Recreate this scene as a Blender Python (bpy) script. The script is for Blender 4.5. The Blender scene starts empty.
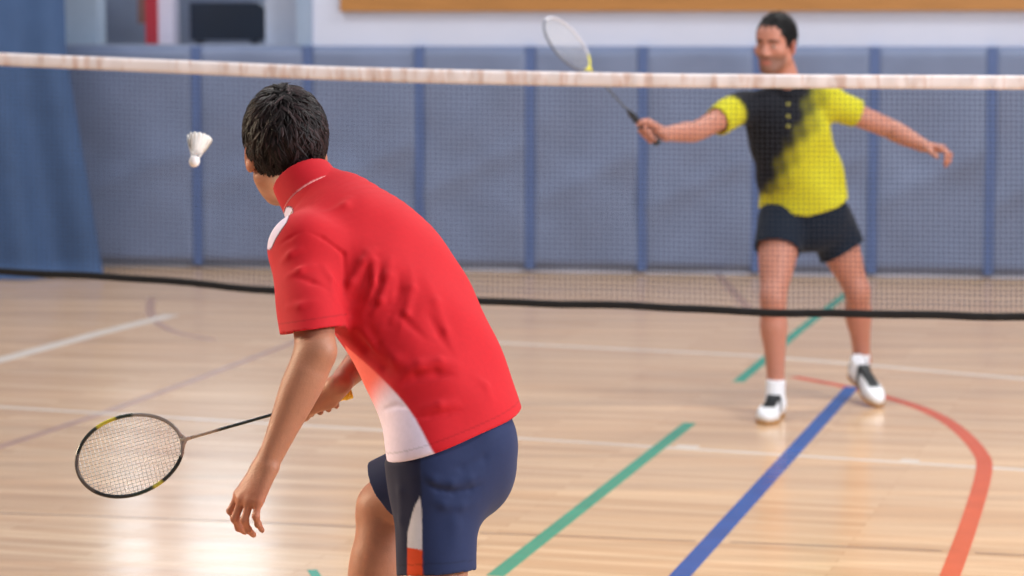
import bpy, bmesh, math, random
import numpy as np
from mathutils import Vector, Matrix

scene = bpy.context.scene
COL = scene.collection

# ------------------------------------------------------------------ camera, world, lights, exposure
CAM_H, FPX, HORIZON = 1.65, 2400.0, 33.0
PITCH = math.atan((288.0 - HORIZON) / FPX)
cam_data = bpy.data.cameras.new('camera')
cam_data.sensor_width = 36.0
cam_data.lens = FPX * 36.0 / 1024.0
cam_data.clip_end = 200
cam_data.dof.use_dof = True
cam_data.dof.focus_distance = 5.08
cam_data.dof.aperture_fstop = 3.8
cam = bpy.data.objects.new('camera', cam_data)
COL.objects.link(cam)
cam.location = (0, 0, CAM_H)
cam.rotation_euler = (math.pi / 2 - PITCH, 0, 0)
scene.camera = cam

scene.view_settings.view_transform = 'Standard'
scene.view_settings.look = 'None'
scene.view_settings.exposure = 0.0
scene.view_settings.gamma = 1.0
scene.view_settings.use_curve_mapping = False

world = bpy.data.worlds.new('hall_light')
scene.world = world
world.use_nodes = True
world.node_tree.nodes['Background'].inputs[0].default_value = (0.86, 0.92, 1.0, 1)
world.node_tree.nodes['Background'].inputs[1].default_value = 0.24


def area_light(name, loc, target, sx, sy, power, color):
    d = bpy.data.lights.new(name, 'AREA')
    d.shape = 'RECTANGLE'
    d.size, d.size_y, d.energy, d.color = sx, sy, power, color
    o = bpy.data.objects.new(name, d)
    COL.objects.link(o)
    o.location = loc
    v = Vector(target) - Vector(loc)
    o.rotation_euler = v.to_track_quat('-Z', 'Y').to_euler()
    return o


for lx, ly, pw in ((-3.5, 2.5, 40), (3.0, 2.5, 230), (-3.5, 8.5, 150), (3.0, 8.0, 210), (-3.5, 13.5, 190), (3.5, 13.5, 190)):
    area_light('hall_lamp', (lx, ly, 6.5), (lx, ly, 0), 2.4, 1.2, pw, (1.0, 0.975, 0.94))
area_light('side_window_light', (7.0, 3.4, 3.8), (-0.3, 5.2, 0.9), 4.0, 2.0, 600, (0.95, 0.97, 1.0))


area_light('warm_bounce_fill', (-4.6, 6.4, 2.2), (-0.35, 5.1, 0.55), 1.2, 1.0, 11, (1.0, 0.80, 0.56)).data.spread = 0.6  # added fill standing in for warm floor bounce on the near leg


# ------------------------------------------------------------------ helpers
def at(px, py, Y):
    """Point of the hall seen along a ray, at distance Y from the camera wall."""
    ca, sa = math.cos(PITCH), math.sin(PITCH)
    u, v = (px - 512.0) / FPX, (288.0 - py) / FPX
    rx, ry, rz = u, ca + v * sa, -sa + v * ca
    t = Y / ry
    return np.array((rx * t, Y, CAM_H + rz * t))


def at_floor(px, py):
    ca, sa = math.cos(PITCH), math.sin(PITCH)
    u, v = (px - 512.0) / FPX, (288.0 - py) / FPX
    rx, ry, rz = u, ca + v * sa, -sa + v * ca
    t = -CAM_H / rz
    return np.array((rx * t, ry * t, 0.0))


def on_surface(ops, pix, Y0, span=1.2):
    """First points of a solid met by rays of sight, so a cloth fold can be laid along its surface."""
    P = np.array([at(x, y, Y0) for x, y in pix])
    D = P - np.array((0, 0, CAM_H))
    D /= np.linalg.norm(D, axis=1)[:, None]
    t = np.zeros(len(P))
    for _ in range(90):
        d = field(ops, P + D * t[:, None])
        t = np.minimum(t + np.where(np.abs(d) > 0.0006, d * 0.6, 0), span)
    return [p for p in P + D * t[:, None]]


def nrm(v):
    v = np.asarray(v, float)
    return v / np.linalg.norm(v)


def lin(r, g, b):
    f = lambda c: (c / 255 / 12.92) if c / 255 <= 0.04045 else ((c / 255 + 0.055) / 1.055) ** 2.4
    return np.array((f(r), f(g), f(b)))


def tag(o, label=None, cat=None, group=None, kind=None):
    for k, v in (('label', label), ('category', cat), ('group', group), ('kind', kind)):
        if v:
            o[k] = v
    return o


def link(name, me, m=None, parent=None, smooth=True):
    o = bpy.data.objects.new(name, me)
    COL.objects.link(o)
    if m is not None:
        me.materials.append(m)
    if smooth and len(me.polygons):
        me.polygons.foreach_set('use_smooth', np.ones(len(me.polygons), bool))
    if parent is not None:
        o.parent = parent
        o.matrix_parent_inverse = Matrix.Translation(parent.location).inverted()
    return o


def empty(name, loc=(0, 0, 0)):
    o = bpy.data.objects.new(name, None)
    COL.objects.link(o)
    o.location = [float(c) for c in loc]
    return o


def mesh_np(name, V, F, tint=None):
    """Mesh from arrays; F is an (n, 3|4) array or a list of index lists."""
    me = bpy.data.meshes.new(name)
    if isinstance(F, np.ndarray):
        n, c = F.shape
        me.vertices.add(len(V))
        me.vertices.foreach_set('co', np.asarray(V, np.float32).ravel())
        me.loops.add(n * c)
        me.loops.foreach_set('vertex_index', F.astype(np.int32).ravel())
        me.polygons.add(n)
        me.polygons.foreach_set('loop_start', np.arange(0, n * c, c, dtype=np.int32))
        me.polygons.foreach_set('loop_total', np.full(n, c, np.int32))
        me.update(calc_edges=True)
    else:
        me.from_pydata([tuple(map(float, v)) for v in V], [], F)
    if tint is not None:
        a = me.color_attributes.new('tint', 'FLOAT_COLOR', 'POINT')
        t = np.ones((len(V), 4), np.float32)
        t[:, :3] = tint
        a.data.foreach_set('color', t.ravel())
    return me


class MB:
    """Collects boxes, tubes and strips into one mesh."""
    def __init__(s):
        s.V, s.F, s.T = [], [], []

    def add(s, V, F, t=(1, 1, 1)):
        o = len(s.V)
        s.V += [tuple(map(float, v)) for v in V]
        s.F += [[i + o for i in f] for f in F]
        s.T += [tuple(t)] * len(V)

    def box(s, c, ax, ay, az, t=(1, 1, 1)):
        c, ax, ay, az = map(np.asarray, (c, ax, ay, az))
        V = [c + i * ax + j * ay + k * az for i in (-1, 1) for j in (-1, 1) for k in (-1, 1)]
        s.add(V, [(0, 1, 3, 2), (4, 6, 7, 5), (0, 4, 5, 1), (2, 3, 7, 6), (0, 2, 6, 4), (1, 5, 7, 3)], t)

    def tube(s, pts, r, n=8, t=(1, 1, 1), closed=False, flat=None, tints=None):
        pts = [np.asarray(p, float) for p in pts]
        m = len(pts)
        rs = r if hasattr(r, '__len__') else [r] * m
        V, F, T = [], [], []
        d0 = pts[1] - pts[0]
        ref = nrm(np.cross(d0, (0, 0, 1))) if np.linalg.norm(np.cross(d0, (0, 0, 1))) > 1e-6 * np.linalg.norm(d0) else np.array((1., 0, 0))
        for i, p in enumerate(pts):
            if closed:
                d = pts[(i + 1) % m] - pts[i - 1]
            else:
                d = pts[min(i + 1, m - 1)] - pts[max(i - 1, 0)]
            d = nrm(d)
            ref = nrm(ref - d * np.dot(ref, d))
            b = np.cross(d, ref)
            for k in range(n):
                a = 2 * math.pi * k / n
                V.append(p + rs[i] * (math.cos(a) * ref + math.sin(a) * b))
        rng = m if closed else m - 1
        for i in range(rng):
            j = (i + 1) % m
            for k in range(n):
                k2 = (k + 1) % n
                F.append((i * n + k, i * n + k2, j * n + k2, j * n + k))
        if not closed:
            F.append(tuple(range(n))[::-1])
            F.append(tuple((m - 1) * n + k for k in range(n)))
        o = len(s.V)
        s.add(V, F, t)
        if tints is not None:
            for i in range(m):
                for k in range(n):
                    s.T[o + i * n + k] = tuple(tints[i])

    def build(s, name, m, parent=None, smooth=True, tint=False):
        me = bpy.data.meshes.new(name)
        me.from_pydata(s.V, [], s.F)
        bm = bmesh.new()
        bm.from_mesh(me)
        bmesh.ops.recalc_face_normals(bm, faces=bm.faces)
        bm.to_mesh(me)
        bm.free()
        if tint:
            a = me.color_attributes.new('tint', 'FLOAT_COLOR', 'POINT')
            t = np.ones((len(s.V), 4), np.float32)
            t[:, :3] = np.array(s.T)
            a.data.foreach_set('color', t.ravel())
        return link(name, me, m, parent, smooth)


# ------------------------------------------------------------------ materials
def mat(name, color=(1, 1, 1), rough=0.6, tint=False, noise=0.0, nscale=30.0, bump=0.0, bscale=200.0, metal=0.0,
        sss=0.0, sheen=0.0, spec=0.5, stretch=(1, 1, 1), trans=0.0, alpha=1.0):
    m = bpy.data.materials.new(name)
    m.use_nodes = True
    nt = m.node_tree
    N, L = nt.nodes, nt.links
    b = N['Principled BSDF']
    b.inputs['Roughness'].default_value = rough
    b.inputs['Metallic'].default_value = metal
    b.inputs['Specular IOR Level'].default_value = spec
    b.inputs['Transmission Weight'].default_value = trans
    b.inputs['Alpha'].default_value = alpha
    if sss:
        b.inputs['Subsurface Weight'].default_value = sss
        b.inputs['Subsurface Radius'].default_value = (0.012, 0.005, 0.003)
        b.inputs['Subsurface Scale'].default_value = 0.6
    if sheen:
        b.inputs['Sheen Weight'].default_value = sheen
        b.inputs['Sheen Roughness'].default_value = 0.5
    col = None
    if tint:
        n = N.new('ShaderNodeAttribute')
        n.attribute_name = 'tint'
        col = n.outputs['Color']
    else:
        n = N.new('ShaderNodeRGB')
        n.outputs[0].default_value = (*color, 1)
        col = n.outputs[0]
    tc = N.new('ShaderNodeTexCoord')
    mp = N.new('ShaderNodeMapping')
    mp.inputs['Scale'].default_value = stretch
    L.new(tc.outputs['Object'], mp.inputs['Vector'])
    if noise:
        nz = N.new('ShaderNodeTexNoise')
        nz.inputs['Scale'].default_value = nscale
        nz.inputs['Detail'].default_value = 4
        L.new(mp.outputs[0], nz.inputs['Vector'])
        mr = N.new('ShaderNodeMapRange')
        mr.inputs[1].default_value, mr.inputs[2].default_value = 0.3, 0.7
        mr.inputs[3].default_value, mr.inputs[4].default_value = 1 - noise, 1 + noise
        L.new(nz.outputs['Fac'], mr.inputs[0])
        mx = N.new('ShaderNodeVectorMath')
        mx.operation = 'SCALE'
        L.new(col, mx.inputs[0])
        L.new(mr.outputs[0], mx.inputs['Scale'])
        col = mx.outputs[0]
    L.new(col, b.inputs['Base Color'])
    if bump:
        nb = N.new('ShaderNodeTexNoise')
        nb.inputs['Scale'].default_value = bscale
        nb.inputs['Detail'].default_value = 3
        L.new(mp.outputs[0], nb.inputs['Vector'])
        bp = N.new('ShaderNodeBump')
        bp.inputs['Strength'].default_value = bump
        bp.inputs['Distance'].default_value = 0.01
        L.new(nb.outputs['Fac'], bp.inputs['Height'])
        L.new(bp.outputs[0], b.inputs['Normal'])
    return m


def emit_mat(name, color, strength):
    m = bpy.data.materials.new(name)
    m.use_nodes = True
    b = m.node_tree.nodes['Principled BSDF']
    b.inputs['Base Color'].default_value = (*color, 1)
    b.inputs['Emission Color'].default_value = (*color, 1)
    b.inputs['Emission Strength'].default_value = strength
    return m


def floor_material(angle):
    m = bpy.data.materials.new('maple_floor')
    m.use_nodes = True
    nt = m.node_tree
    N, L = nt.nodes, nt.links
    b = N['Principled BSDF']
    tc = N.new('ShaderNodeTexCoord')
    mp = N.new('ShaderNodeMapping')
    mp.inputs['Rotation'].default_value = (0, 0, angle)
    L.new(tc.outputs['Object'], mp.inputs['Vector'])
    br = N.new('ShaderNodeTexBrick')
    br.offset = 0.37
    br.offset_frequency = 2
    for k, v in (('Scale', 1.0), ('Mortar Size', 0.0012), ('Brick Width', 1.15), ('Row Height', 0.058), ('Bias', 0.0)):
        br.inputs[k].default_value = v
    br.inputs['Color1'].default_value = (*lin(228, 193, 156), 1)
    br.inputs['Color2'].default_value = (*lin(211, 172, 134), 1)
    br.inputs['Mortar'].default_value = (*lin(188, 144, 102), 1)
    L.new(mp.outputs[0], br.inputs['Vector'])
    # long streaks along the boards and broad tone changes between bays of boards
    mp2 = N.new('ShaderNodeMapping')
    mp2.inputs['Rotation'].default_value = (0, 0, angle)
    mp2.inputs['Scale'].default_value = (0.22, 5.0, 1)
    L.new(tc.outputs['Object'], mp2.inputs['Vector'])
    nz = N.new('ShaderNodeTexNoise')
    nz.inputs['Scale'].default_value = 1.6
    nz.inputs['Detail'].default_value = 5
    L.new(mp2.outputs[0], nz.inputs['Vector'])
    mr = N.new('ShaderNodeMapRange')
    mr.inputs[1].default_value, mr.inputs[2].default_value = 0.3, 0.7
    mr.inputs[3].default_value, mr.inputs[4].default_value = 0.90, 1.08
    L.new(nz.outputs['Fac'], mr.inputs[0])
    sc = N.new('ShaderNodeVectorMath')
    sc.operation = 'SCALE'
    L.new(br.outputs['Color'], sc.inputs[0])
    L.new(mr.outputs[0], sc.inputs['Scale'])
    L.new(sc.outputs[0], b.inputs['Base Color'])
    mr2 = N.new('ShaderNodeMapRange')
    mr2.inputs[1].default_value, mr2.inputs[2].default_value = 0.3, 0.7
    mr2.inputs[3].default_value, mr2.inputs[4].default_value = 0.15, 0.25
    L.new(nz.outputs['Fac'], mr2.inputs[0])
    L.new(mr2.outputs[0], b.inputs['Roughness'])
    b.inputs['Specular IOR Level'].default_value = 0.62
    return m


SKIN = mat('skin', tint=True, rough=0.5, noise=0.05, nscale=60, bump=0.12, bscale=260, sss=0.12, spec=0.4)
FABRIC = mat('sports_fabric', tint=True, rough=0.75, noise=0.03, nscale=90, bump=0.05, bscale=700, sheen=0.05, spec=0.2)
HAIRM = mat('hair', tint=True, rough=0.5, noise=0.15, nscale=120, spec=0.2)
SHOEM = mat('shoe_upper', tint=True, rough=0.45, noise=0.03)
SOLEM = mat('gum_sole', lin(176, 128, 74), rough=0.5, noise=0.05)
SOCKM = mat('sock', lin(232, 232, 238), rough=0.9, bump=0.3, bscale=300)
LACEM = mat('lace', lin(60, 66, 72), rough=0.8, noise=0.05)
LACQ = mat('racket_lacquer', tint=True, rough=0.25, noise=0.02, spec=0.6)
STRINGM = mat('racket_string', lin(250, 248, 244), rough=0.4, noise=0.02)
GRIPM = mat('grip_tape', tint=True, rough=0.6, noise=0.05, nscale=150, bump=0.2, bscale=300)

# ------------------------------------------------------------------ the hall
NET_T = 0.365          # net and court lines run at this slope to the camera wall
WALL_T = 0.139


def wallY(px, off=0.0):
    k = (px - 512.0) / FPX
    return (16.64 - off) / (1 + WALL_T * k)


def wall_pt(px, z, off=0.0):
    Y = wallY(px, off)
    return np.array(((px - 512.0) / FPX * Y / math.cos(PITCH) * math.cos(PITCH), Y, z))


fm = MB()
fm.box((0, 11, -0.1), (12, 0, 0), (0, 13, 0), (0, 0, 0.1))
floor = tag(fm.build('floor', floor_material(math.atan(0.30)), smooth=False), 'glossy pale maple board sports hall floor', kind='structure')

LINEM = {
    'white': mat('white_line_paint', lin(226, 214, 202), rough=0.25, noise=0.05, nscale=8),
    'green': mat('green_line_paint', lin(56, 156, 128), rough=0.25, noise=0.08, nscale=8),
    'blue': mat('blue_line_paint', lin(0, 84, 162), rough=0.25, noise=0.08, nscale=8),
    'red': mat('red_line_paint', lin(212, 92, 54), rough=0.25, noise=0.08, nscale=8),
    'dark': mat('dark_line_paint', lin(128, 104, 92), rough=0.3, noise=0.1, nscale=8),
    'faint': mat('faded_line_paint', lin(176, 142, 124), rough=0.3, noise=0.1, nscale=8),
}


def floor_strip(name, pix, width, color, label, z=0.0008):
    P = [at_floor(*p) for p in pix]
    z = 0.0004 if color == 'faint' else 0.0006 if color == 'dark' else z
    V, F = [], []
    for i, p in enumerate(P):
        d = nrm(P[min(i + 1, len(P) - 1)] - P[max(i - 1, 0)])
        s = np.array((-d[1], d[0], 0)) * width / 2
        V += [p + s + (0, 0, z), p - s + (0, 0, z)]
    n = len(V)
    V += [v - np.array((0, 0, z)) for v in V]
    for i in range(len(P) - 1):
        a = 2 * i
        F += [(a, a + 1, a + 3, a + 2), (a, a + 2, n + a + 2, n + a), (a + 1, n + a + 1, n + a + 3, a + 3)]
    F += [(0, n, n + 1, 1), (n - 2, n - 1, 2 * n - 1, 2 * n - 2)]
    me = mesh_np(name, V, F)
    return tag(link(name, me, LINEM[color], floor, smooth=False), label, kind='structure')


def spline(pts, n=40):
    pts = [np.array(p, float) for p in pts]
    P = [2 * pts[0] - pts[1]] + pts + [2 * pts[-1] - pts[-2]]
    out = []
    per = max(2, n // (len(pts) - 1))
    for i in range(len(pts) - 1):
        a, b, c, d = P[i:i + 4]
        for t in np.linspace(0, 1, per, endpoint=False):
            out.append(0.5 * (2 * b + (c - a) * t + (2 * a - 5 * b + 4 * c - d) * t * t + (3 * b - a - 3 * c + d) * t ** 3))
    out.append(pts[-1])
    return out


floor_strip('court_line', [(-200, 395), (0, 407), (260, 423), (512, 438), (1024, 470), (1200, 481)], 0.042, 'white', 'white line')
floor_strip('court_line', [(330, 331), (500, 343), (760, 356), (1024, 379), (1200, 392)], 0.06, 'white', 'white line')
floor_strip('court_line', [(-120, 392), (0, 360), (100, 333), (172, 315)], 0.10, 'white', 'white line')
floor_strip('court_line', [(495, 576), (690, 423)], 0.055, 'green', 'green line', 0.0012)
floor_strip('court_line', [(738, 382), (800, 330), (850, 291)], 0.055, 'green', 'green line', 0.0012)
floor_strip('court_line', [(312, 570), (332, 600)], 0.03, 'green', 'green line', 0.0012)
floor_strip('court_line', [(640, 620), (680, 576), (852, 387)], 0.065, 'blue', 'blue line', 0.0014)
floor_strip('court_line', spline([(905, 690), (930, 630), (950, 576), (970, 521), (984, 471), (978, 450), (954, 426), (925, 410), (892, 399), (847, 387), (794, 377)], 60), 0.062, 'red', 'orange red arc', 0.0013)
floor_strip('court_line', [(480, 533), (695, 541)], 0.012, 'dark', 'dark line')
floor_strip('court_line', [(730, 542), (942, 551)], 0.012, 'dark', 'dark line')
floor_strip('court_line', [(975, 553), (1100, 559)], 0.012, 'dark', 'dark line')
floor_strip('court_line', [(-60, 509), (0, 513), (225, 521), (400, 529)], 0.012, 'dark', 'dark line')
floor_strip('court_line', [(-80, 466), (0, 447), (98, 415), (200, 378), (300, 340)], 0.06, 'faint', 'faded line')
floor_strip('court_line', spline([(152, 298), (150, 306), (152, 316), (162, 326), (182, 334), (215, 340)], 30), 0.055, 'faint', 'faded arc')
floor_strip('court_line', [(716, 272), (748, 308)], 0.06, 'faint', 'faded line')
floor_strip('court_line', [(676, 446.5), (698, 447.8)], 0.075, 'white', 'white tick mark', 0.0016)
floor_strip('court_line', [(901, 460.5), (919, 461.6)], 0.06, 'white', 'white tick mark', 0.0016)

# back wall, its painted faces, the gallery opening and the wood board
PADTOP = 1.56
wdir = nrm(wall_pt(1024, 0) - wall_pt(0, 0))
wnor = np.array((wdir[1], -wdir[0], 0))          # towards the camera
WHITE = mat('white_wall_paint', lin(204, 212, 236), rough=0.7, noise=0.03, nscale=2)
GREYW = mat('grey_wall_paint', lin(150, 160, 182), rough=0.7, noise=0.04, nscale=2)
WOODB = mat('orange_wood_board', lin(178, 126, 72), rough=0.4, noise=0.10, nscale=4, stretch=(0.6, 0.6, 6))


def wall_slab(name, px0, px1, z0, z1, m, off0, off1, label=None, parent=None, kind='structure'):
    mid = (off0 + off1) / 2
    a, b = wall_pt(px0, 0, mid), wall_pt(px1, 0, mid)
    c = (a + b) / 2
    mb = MB()
    mb.box(c + (0, 0, (z0 + z1) / 2), (b - a) / 2, wnor * (off1 - off0) / 2, (0, 0, (z1 - z0) / 2))
    o = mb.build(name, m, parent, smooth=False)
    return tag(o, label, kind=kind)


wall_slab('wall_back', 318, 1500, 0, 6.5, WHITE, -0.3, 0, 'white painted upper hall wall above the blue padding')
wall_slab('wall_back_lower', -300, 318, 0, PADTOP + 0.01, GREYW, -0.3, 0, 'low wall behind the blue padding below the gallery opening')
wall_slab('wall_gallery', -500, 330, 0, 6.5, GREYW, -2.4, -2.2, 'grey wall at the rear of the gallery opening')
wall_slab('trim_1', 342, 1500, 1.80, 4.2, WOODB, 0.0, 0.05, 'orange wood board band fixed along the white wall')
wall_slab('trim_2', 303, 318, PADTOP, 6.5, mat('blue_grey_trim', lin(150, 170, 200), rough=0.5, noise=0.03), -0.3, 0.02, 'pale blue grey upright framing the opening edge')
wall_slab('trim_3', 272, 303, PADTOP, 6.5, mat('pale_trim', lin(180, 190, 212), rough=0.5, noise=0.03), -0.6, -0.28, 'pale panel upright inside the opening edge')
wall_slab('trim_4', 150, 162, PADTOP, 4.5, mat('red_post_paint', lin(178, 52, 66), rough=0.45, noise=0.04), -0.5, -0.38, 'red painted upright post in the gallery opening')
wall_slab('trim_5', 163, 178, PADTOP, 4.5, mat('white_post_paint', lin(214, 210, 232), rough=0.5, noise=0.03), -0.55, -0.4, 'white upright post beside the red post')
wall_slab('trim_6', 66, 104, PADTOP, 6.5, mat('pale_blue_panel', lin(168, 186, 208), rough=0.6, noise=0.03), -0.5, -0.3, 'pale blue grey panel beside the hanging curtain')

# dark screen in the gallery with one round shouldered end
sc_pts = []
Zs = lambda y: CAM_H - (y - HORIZON) * 18.0 / FPX
Xs = lambda x: (x - 512) / FPX * 18.0
outline = [(192, 40), (192, 3)] + [(258, 3), (264, 6), (268, 12), (271, 20), (272, 30), (272, 40)]
V = [(Xs(x), 18.0 + d, Zs(y)) for d in (0, 0.18) for x, y in outline]
n = len(outline)
F = [tuple(range(n))[::-1], tuple(range(n, 2 * n))] + [(i, (i + 1) % n, n + (i + 1) % n, n + i) for i in range(n)]
scr = link('dark_board', mesh_np('dark_board', V, F), mat('dark_board_paint', lin(32, 44, 62), rough=0.5, noise=0.08, nscale=3), smooth=False)
tag(scr, 'dark green black board seen in the opening above the blue wall padding', 'board')
leg = MB()
for x in (200, 255):
    leg.box((Xs(x), 18.09, Zs(40) / 2), (0.03, 0, 0), (0, 0.03, 0), (0, 0, Zs(40) / 2))
leg.build('board_stand', mat('board_stand_paint', lin(90, 96, 110), rough=0.5, noise=0.03), scr, smooth=False)
hk = MB()
hk.box((Xs(130), 18.7, Zs(10)), (0.03, 0, 0), (0, 0.02, 0), (0, 0, 0.10))
hk.box((Xs(130), 18.75, Zs(4)), (0.012, 0, 0), (0, 0.05, 0), (0, 0, 0.012))
tag(hk.build('wall_plaque', mat('brown_plaque', lin(150, 106, 96), rough=0.6, noise=0.06), smooth=False), 'small brown plaque on the grey wall left of the red post', 'plaque')

# unseen window assumed from the floor glare; glowing pane added and sized to cast it
wall_slab('glare_window', 30, 350, 2.1, 5.4, emit_mat('glare_pane', (0.80, 0.91, 1.0), 2.6), -2.19, -2.14, 'unseen bright window added in the gallery wall for floor glare')

# padded wall panels
PADM = mat('pad_vinyl', lin(117, 131, 164), rough=0.5, noise=0.05, nscale=5, bump=0.0)
SEAMM = mat('seam_vinyl', lin(86, 108, 158), rough=0.55, noise=0.05, nscale=8)
seams = [58, 199, 310, 421, 531, 643, 757, 873, 990, 1108, 1228]
pad_where = ['blue grey wall pad next to the hanging curtain at the corner', 'blue grey wall pad between the shuttlecock and the head of the player in red',
             'blue grey wall pad just right of the head of the player in red', 'blue grey wall pad in clear view just left of the raised far racket',
             'blue grey wall pad behind the raised far racket', 'blue grey wall pad behind the racket hand of the player in yellow',
             'blue grey wall pad directly behind the body of the player in yellow', 'blue grey wall pad behind the free hand of the player in yellow',
             'blue grey wall pad cut off by the right edge of the photo', None]
rng = np.random.RandomState(5)
for i in range(len(seams) - 1):
    if pad_where[i] is None:
        continue
    root = empty('wall_pad', wall_pt(seams[i], 0))
    tag(root, pad_where[i], 'wall pad', 'row of blue wall pads')
    a, b = wall_pt(seams[i], 0), wall_pt(seams[i + 1], 0)
    W = np.linalg.norm(b - a)
    nu, nz_ = 36, 60
    ph = rng.rand(6) * 6.28
    V, F = [], []
    for iz in range(nz_ + 1):
        for iu in range(nu + 1):
            u, v = iu / nu, iz / nz_
            edge = min(1, min(u, 1 - u) / 0.06) ** 0.5 * min(1, min(v, 1 - v) / 0.035) ** 0.5
            wr = 0.010 * math.sin(7 * u + 5 * v + ph[0]) * math.sin(4 * v + ph[1]) + 0.006 * math.sin(11 * v - 6 * u + ph[2]) \
                + 0.013 * math.exp(-((v - 0.30 - 0.25 * u - 0.03 * math.sin(ph[3])) / 0.06) ** 2) - 0.008 * math.exp(-((v - 0.62 + 0.3 * u) / 0.08) ** 2)
            dd = 0.005 + edge * (0.055 + wr)
            V.append(a + (b - a) * u + wnor * dd + (0, 0, 0.02 + v * (PADTOP - 0.02)))
    for iz in range(nz_):
        for iu in range(nu):
            q = iz * (nu + 1) + iu
            F.append((q, q + 1, q + nu + 2, q + nu + 1))
    n0 = len(V)
    rim = [k for k in range(nu + 1)] + [k * (nu + 1) + nu for k in range(1, nz_ + 1)] + [nz_ * (nu + 1) + k for k in range(nu - 1, -1, -1)] + [k * (nu + 1) for k in range(nz_ - 1, 0, -1)]
    for k in rim:
        v = V[k]
        V.append(v - wnor * (np.dot(v - a, wnor) - 0.001))
    for k in range(len(rim)):
        k2 = (k + 1) % len(rim)
        F.append((rim[k2], rim[k], n0 + k, n0 + k2))
    F.append(tuple(n0 + k for k in range(len(rim)))[::-1])
    link('cushion', mesh_np('cushion', V, F), PADM, root)
    sb = MB()
    sb.box(a + wnor * 0.031 + (0, 0, PADTOP / 2 + 0.01), wdir * 0.031, wnor * 0.029, (0, 0, PADTOP / 2 - 0.012))
    tag(sb.build('seam_strip', SEAMM, root, smooth=False), 'darker blue seam strip')

# hanging curtain at the left
CURT = mat('curtain_cloth', lin(62, 90, 134), rough=0.8, noise=0.06, nscale=6)
pA, pB = at_floor(-260, 296), at_floor(92, 271)
pB = np.array((-(512 - 100) / FPX * 16.2, 16.2, 0))
pA = np.array((-(512 + 260) / FPX * 15.3, 15.3, 0))
cd = nrm(pB - pA)
cn = np.array((cd[1], -cd[0], 0))
V, F = [], []
nu, nz_ = 90, 40
for side in (0, 1):
    for iz in range(nz_ + 1):
        for iu in range(nu + 1):
            u, v = iu / nu, iz / nz_
            flare = (1 - v) ** 3
            s = u * (1.0 - 0.35 * min(v, 0.27))
            w = 0.05 * math.sin(u * 34 + 1.2 * math.sin(v * 2)) * (0.5 + 0.5 * flare) + 0.03 * math.sin(u * 13 + 3 * v + 1)
            V.append(pA + (pB - pA) * s + cn * (w - 0.012 * side) + (0, 0, 0.01 + 5.6 * v))
M = (nu + 1) * (nz_ + 1)
for iz in range(nz_):
    for iu in range(nu):
        q = iz * (nu + 1) + iu
        F.append((q, q + 1, q + nu + 2, q + nu + 1))
        F.append((M + q, M + q + nu + 1, M + q + nu + 2, M + q + 1))
for iz in range(nz_):
    for iu in (0, nu):
        q = iz * (nu + 1) + iu
        F.append((q, q + nu + 1, M + q + nu + 1, M + q))
for iu in range(nu):
    for iz in (0, nz_):
        q = iz * (nu + 1) + iu
        F.append((q, q + 1, M + q + 1, M + q))
tag(link('divider_curtain', mesh_np('divider_curtain', V, F), CURT), 'blue divider curtain hanging in folds at the left end of the padded wall', 'curtain')

# ------------------------------------------------------------------ the net
NET_Y0 = 8.22


def net_pt(px, py):
    Y = NET_Y0 / (1 + NET_T * (px - 512) / FPX)
    return at(px, py, Y)


xs_t = [-420, -200, 0, 250, 300, 430, 600, 700, 850, 980, 1024, 1200, 1400]
tt = [33, 43, 52.3, 62.5, 65, 68.5, 72, 73.4, 74.2, 74.7, 75, 76, 76.5]
tb = [46, 57, 66.3, 77.3, 79.7, 84, 87.4, 88.6, 89.3, 90.0, 90.4, 92, 93]
xs_b = [-420, -200, 0, 125, 190, 250, 350, 475, 620, 700, 780, 1024, 1200, 1400]
yb = [258, 265, 271, 277.5, 283.6, 289, 295.5, 301.0, 305.8, 309.2, 313, 316.6, 319, 321]
NS = 352
npx = np.linspace(-420, 1400, NS)


def smooth1(a, n=9):
    k = np.ones(n) / n
    return np.convolve(np.pad(a, (n // 2, n // 2), mode='edge'), k, 'valid')


def cres(x, xs, ys):
    return smooth1(np.interp(x, xs, ys), 21)


yT, yT2, yB = cres(npx, xs_t, tt) + 0.5, cres(npx, xs_t, tb) - 0.7, cres(npx, xs_b, yb)
yB = yB + 0.5 * np.sin(npx / 37.0) + 0.35 * np.sin(npx / 17.0)
topP = np.array([net_pt(x, y) for x, y in zip(npx, yT)])
tapP = np.array([net_pt(x, y) for x, y in zip(npx, yT2)])
botP = np.array([net_pt(x, y) for x, y in zip(npx, yB)])
ndir = nrm(topP[-1] - topP[0])
nnor = nrm(np.array((ndir[1], -ndir[0], 0)))
net = empty('badminton_net', (topP[NS // 2][0], topP[NS // 2][1], 0))
tag(net, 'badminton net with white top tape stretched across the court between the two players', 'net')

CORD = mat('net_cord', lin(44, 48, 62), rough=0.8, noise=0.05)
mb = MB()
r = 0.0006
for i in range(NS):                                   # upright twines
    a, b = tapP[i], botP[i]
    o = nnor * 0
    q = [a + ndir * r, a + nnor * r, a - ndir * r, a - nnor * r, b + ndir * r, b + nnor * r, b - ndir * r, b - nnor * r]
    mb.add(q, [(0, 1, 5, 4), (1, 2, 6, 5), (2, 3, 7, 6), (3, 0, 4, 7)])
NR = 43
for j in range(1, NR):
    t = j / NR
    line = tapP * (1 - t) + botP * t
    line = line[::4]
    V, F = [], []
    for p in line:
        V += [p + (0, 0, r), p + nnor * r, p - (0, 0, r), p - nnor * r]
    for i in range(len(line) - 1):
        for k in range(4):
            k2 = (k + 1) % 4
            F.append((4 * i + k, 4 * i + k2, 4 * i + 4 + k2, 4 * i + 4 + k))
    mb.add(V, F)
mb.build('net_mesh', CORD, net)

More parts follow.
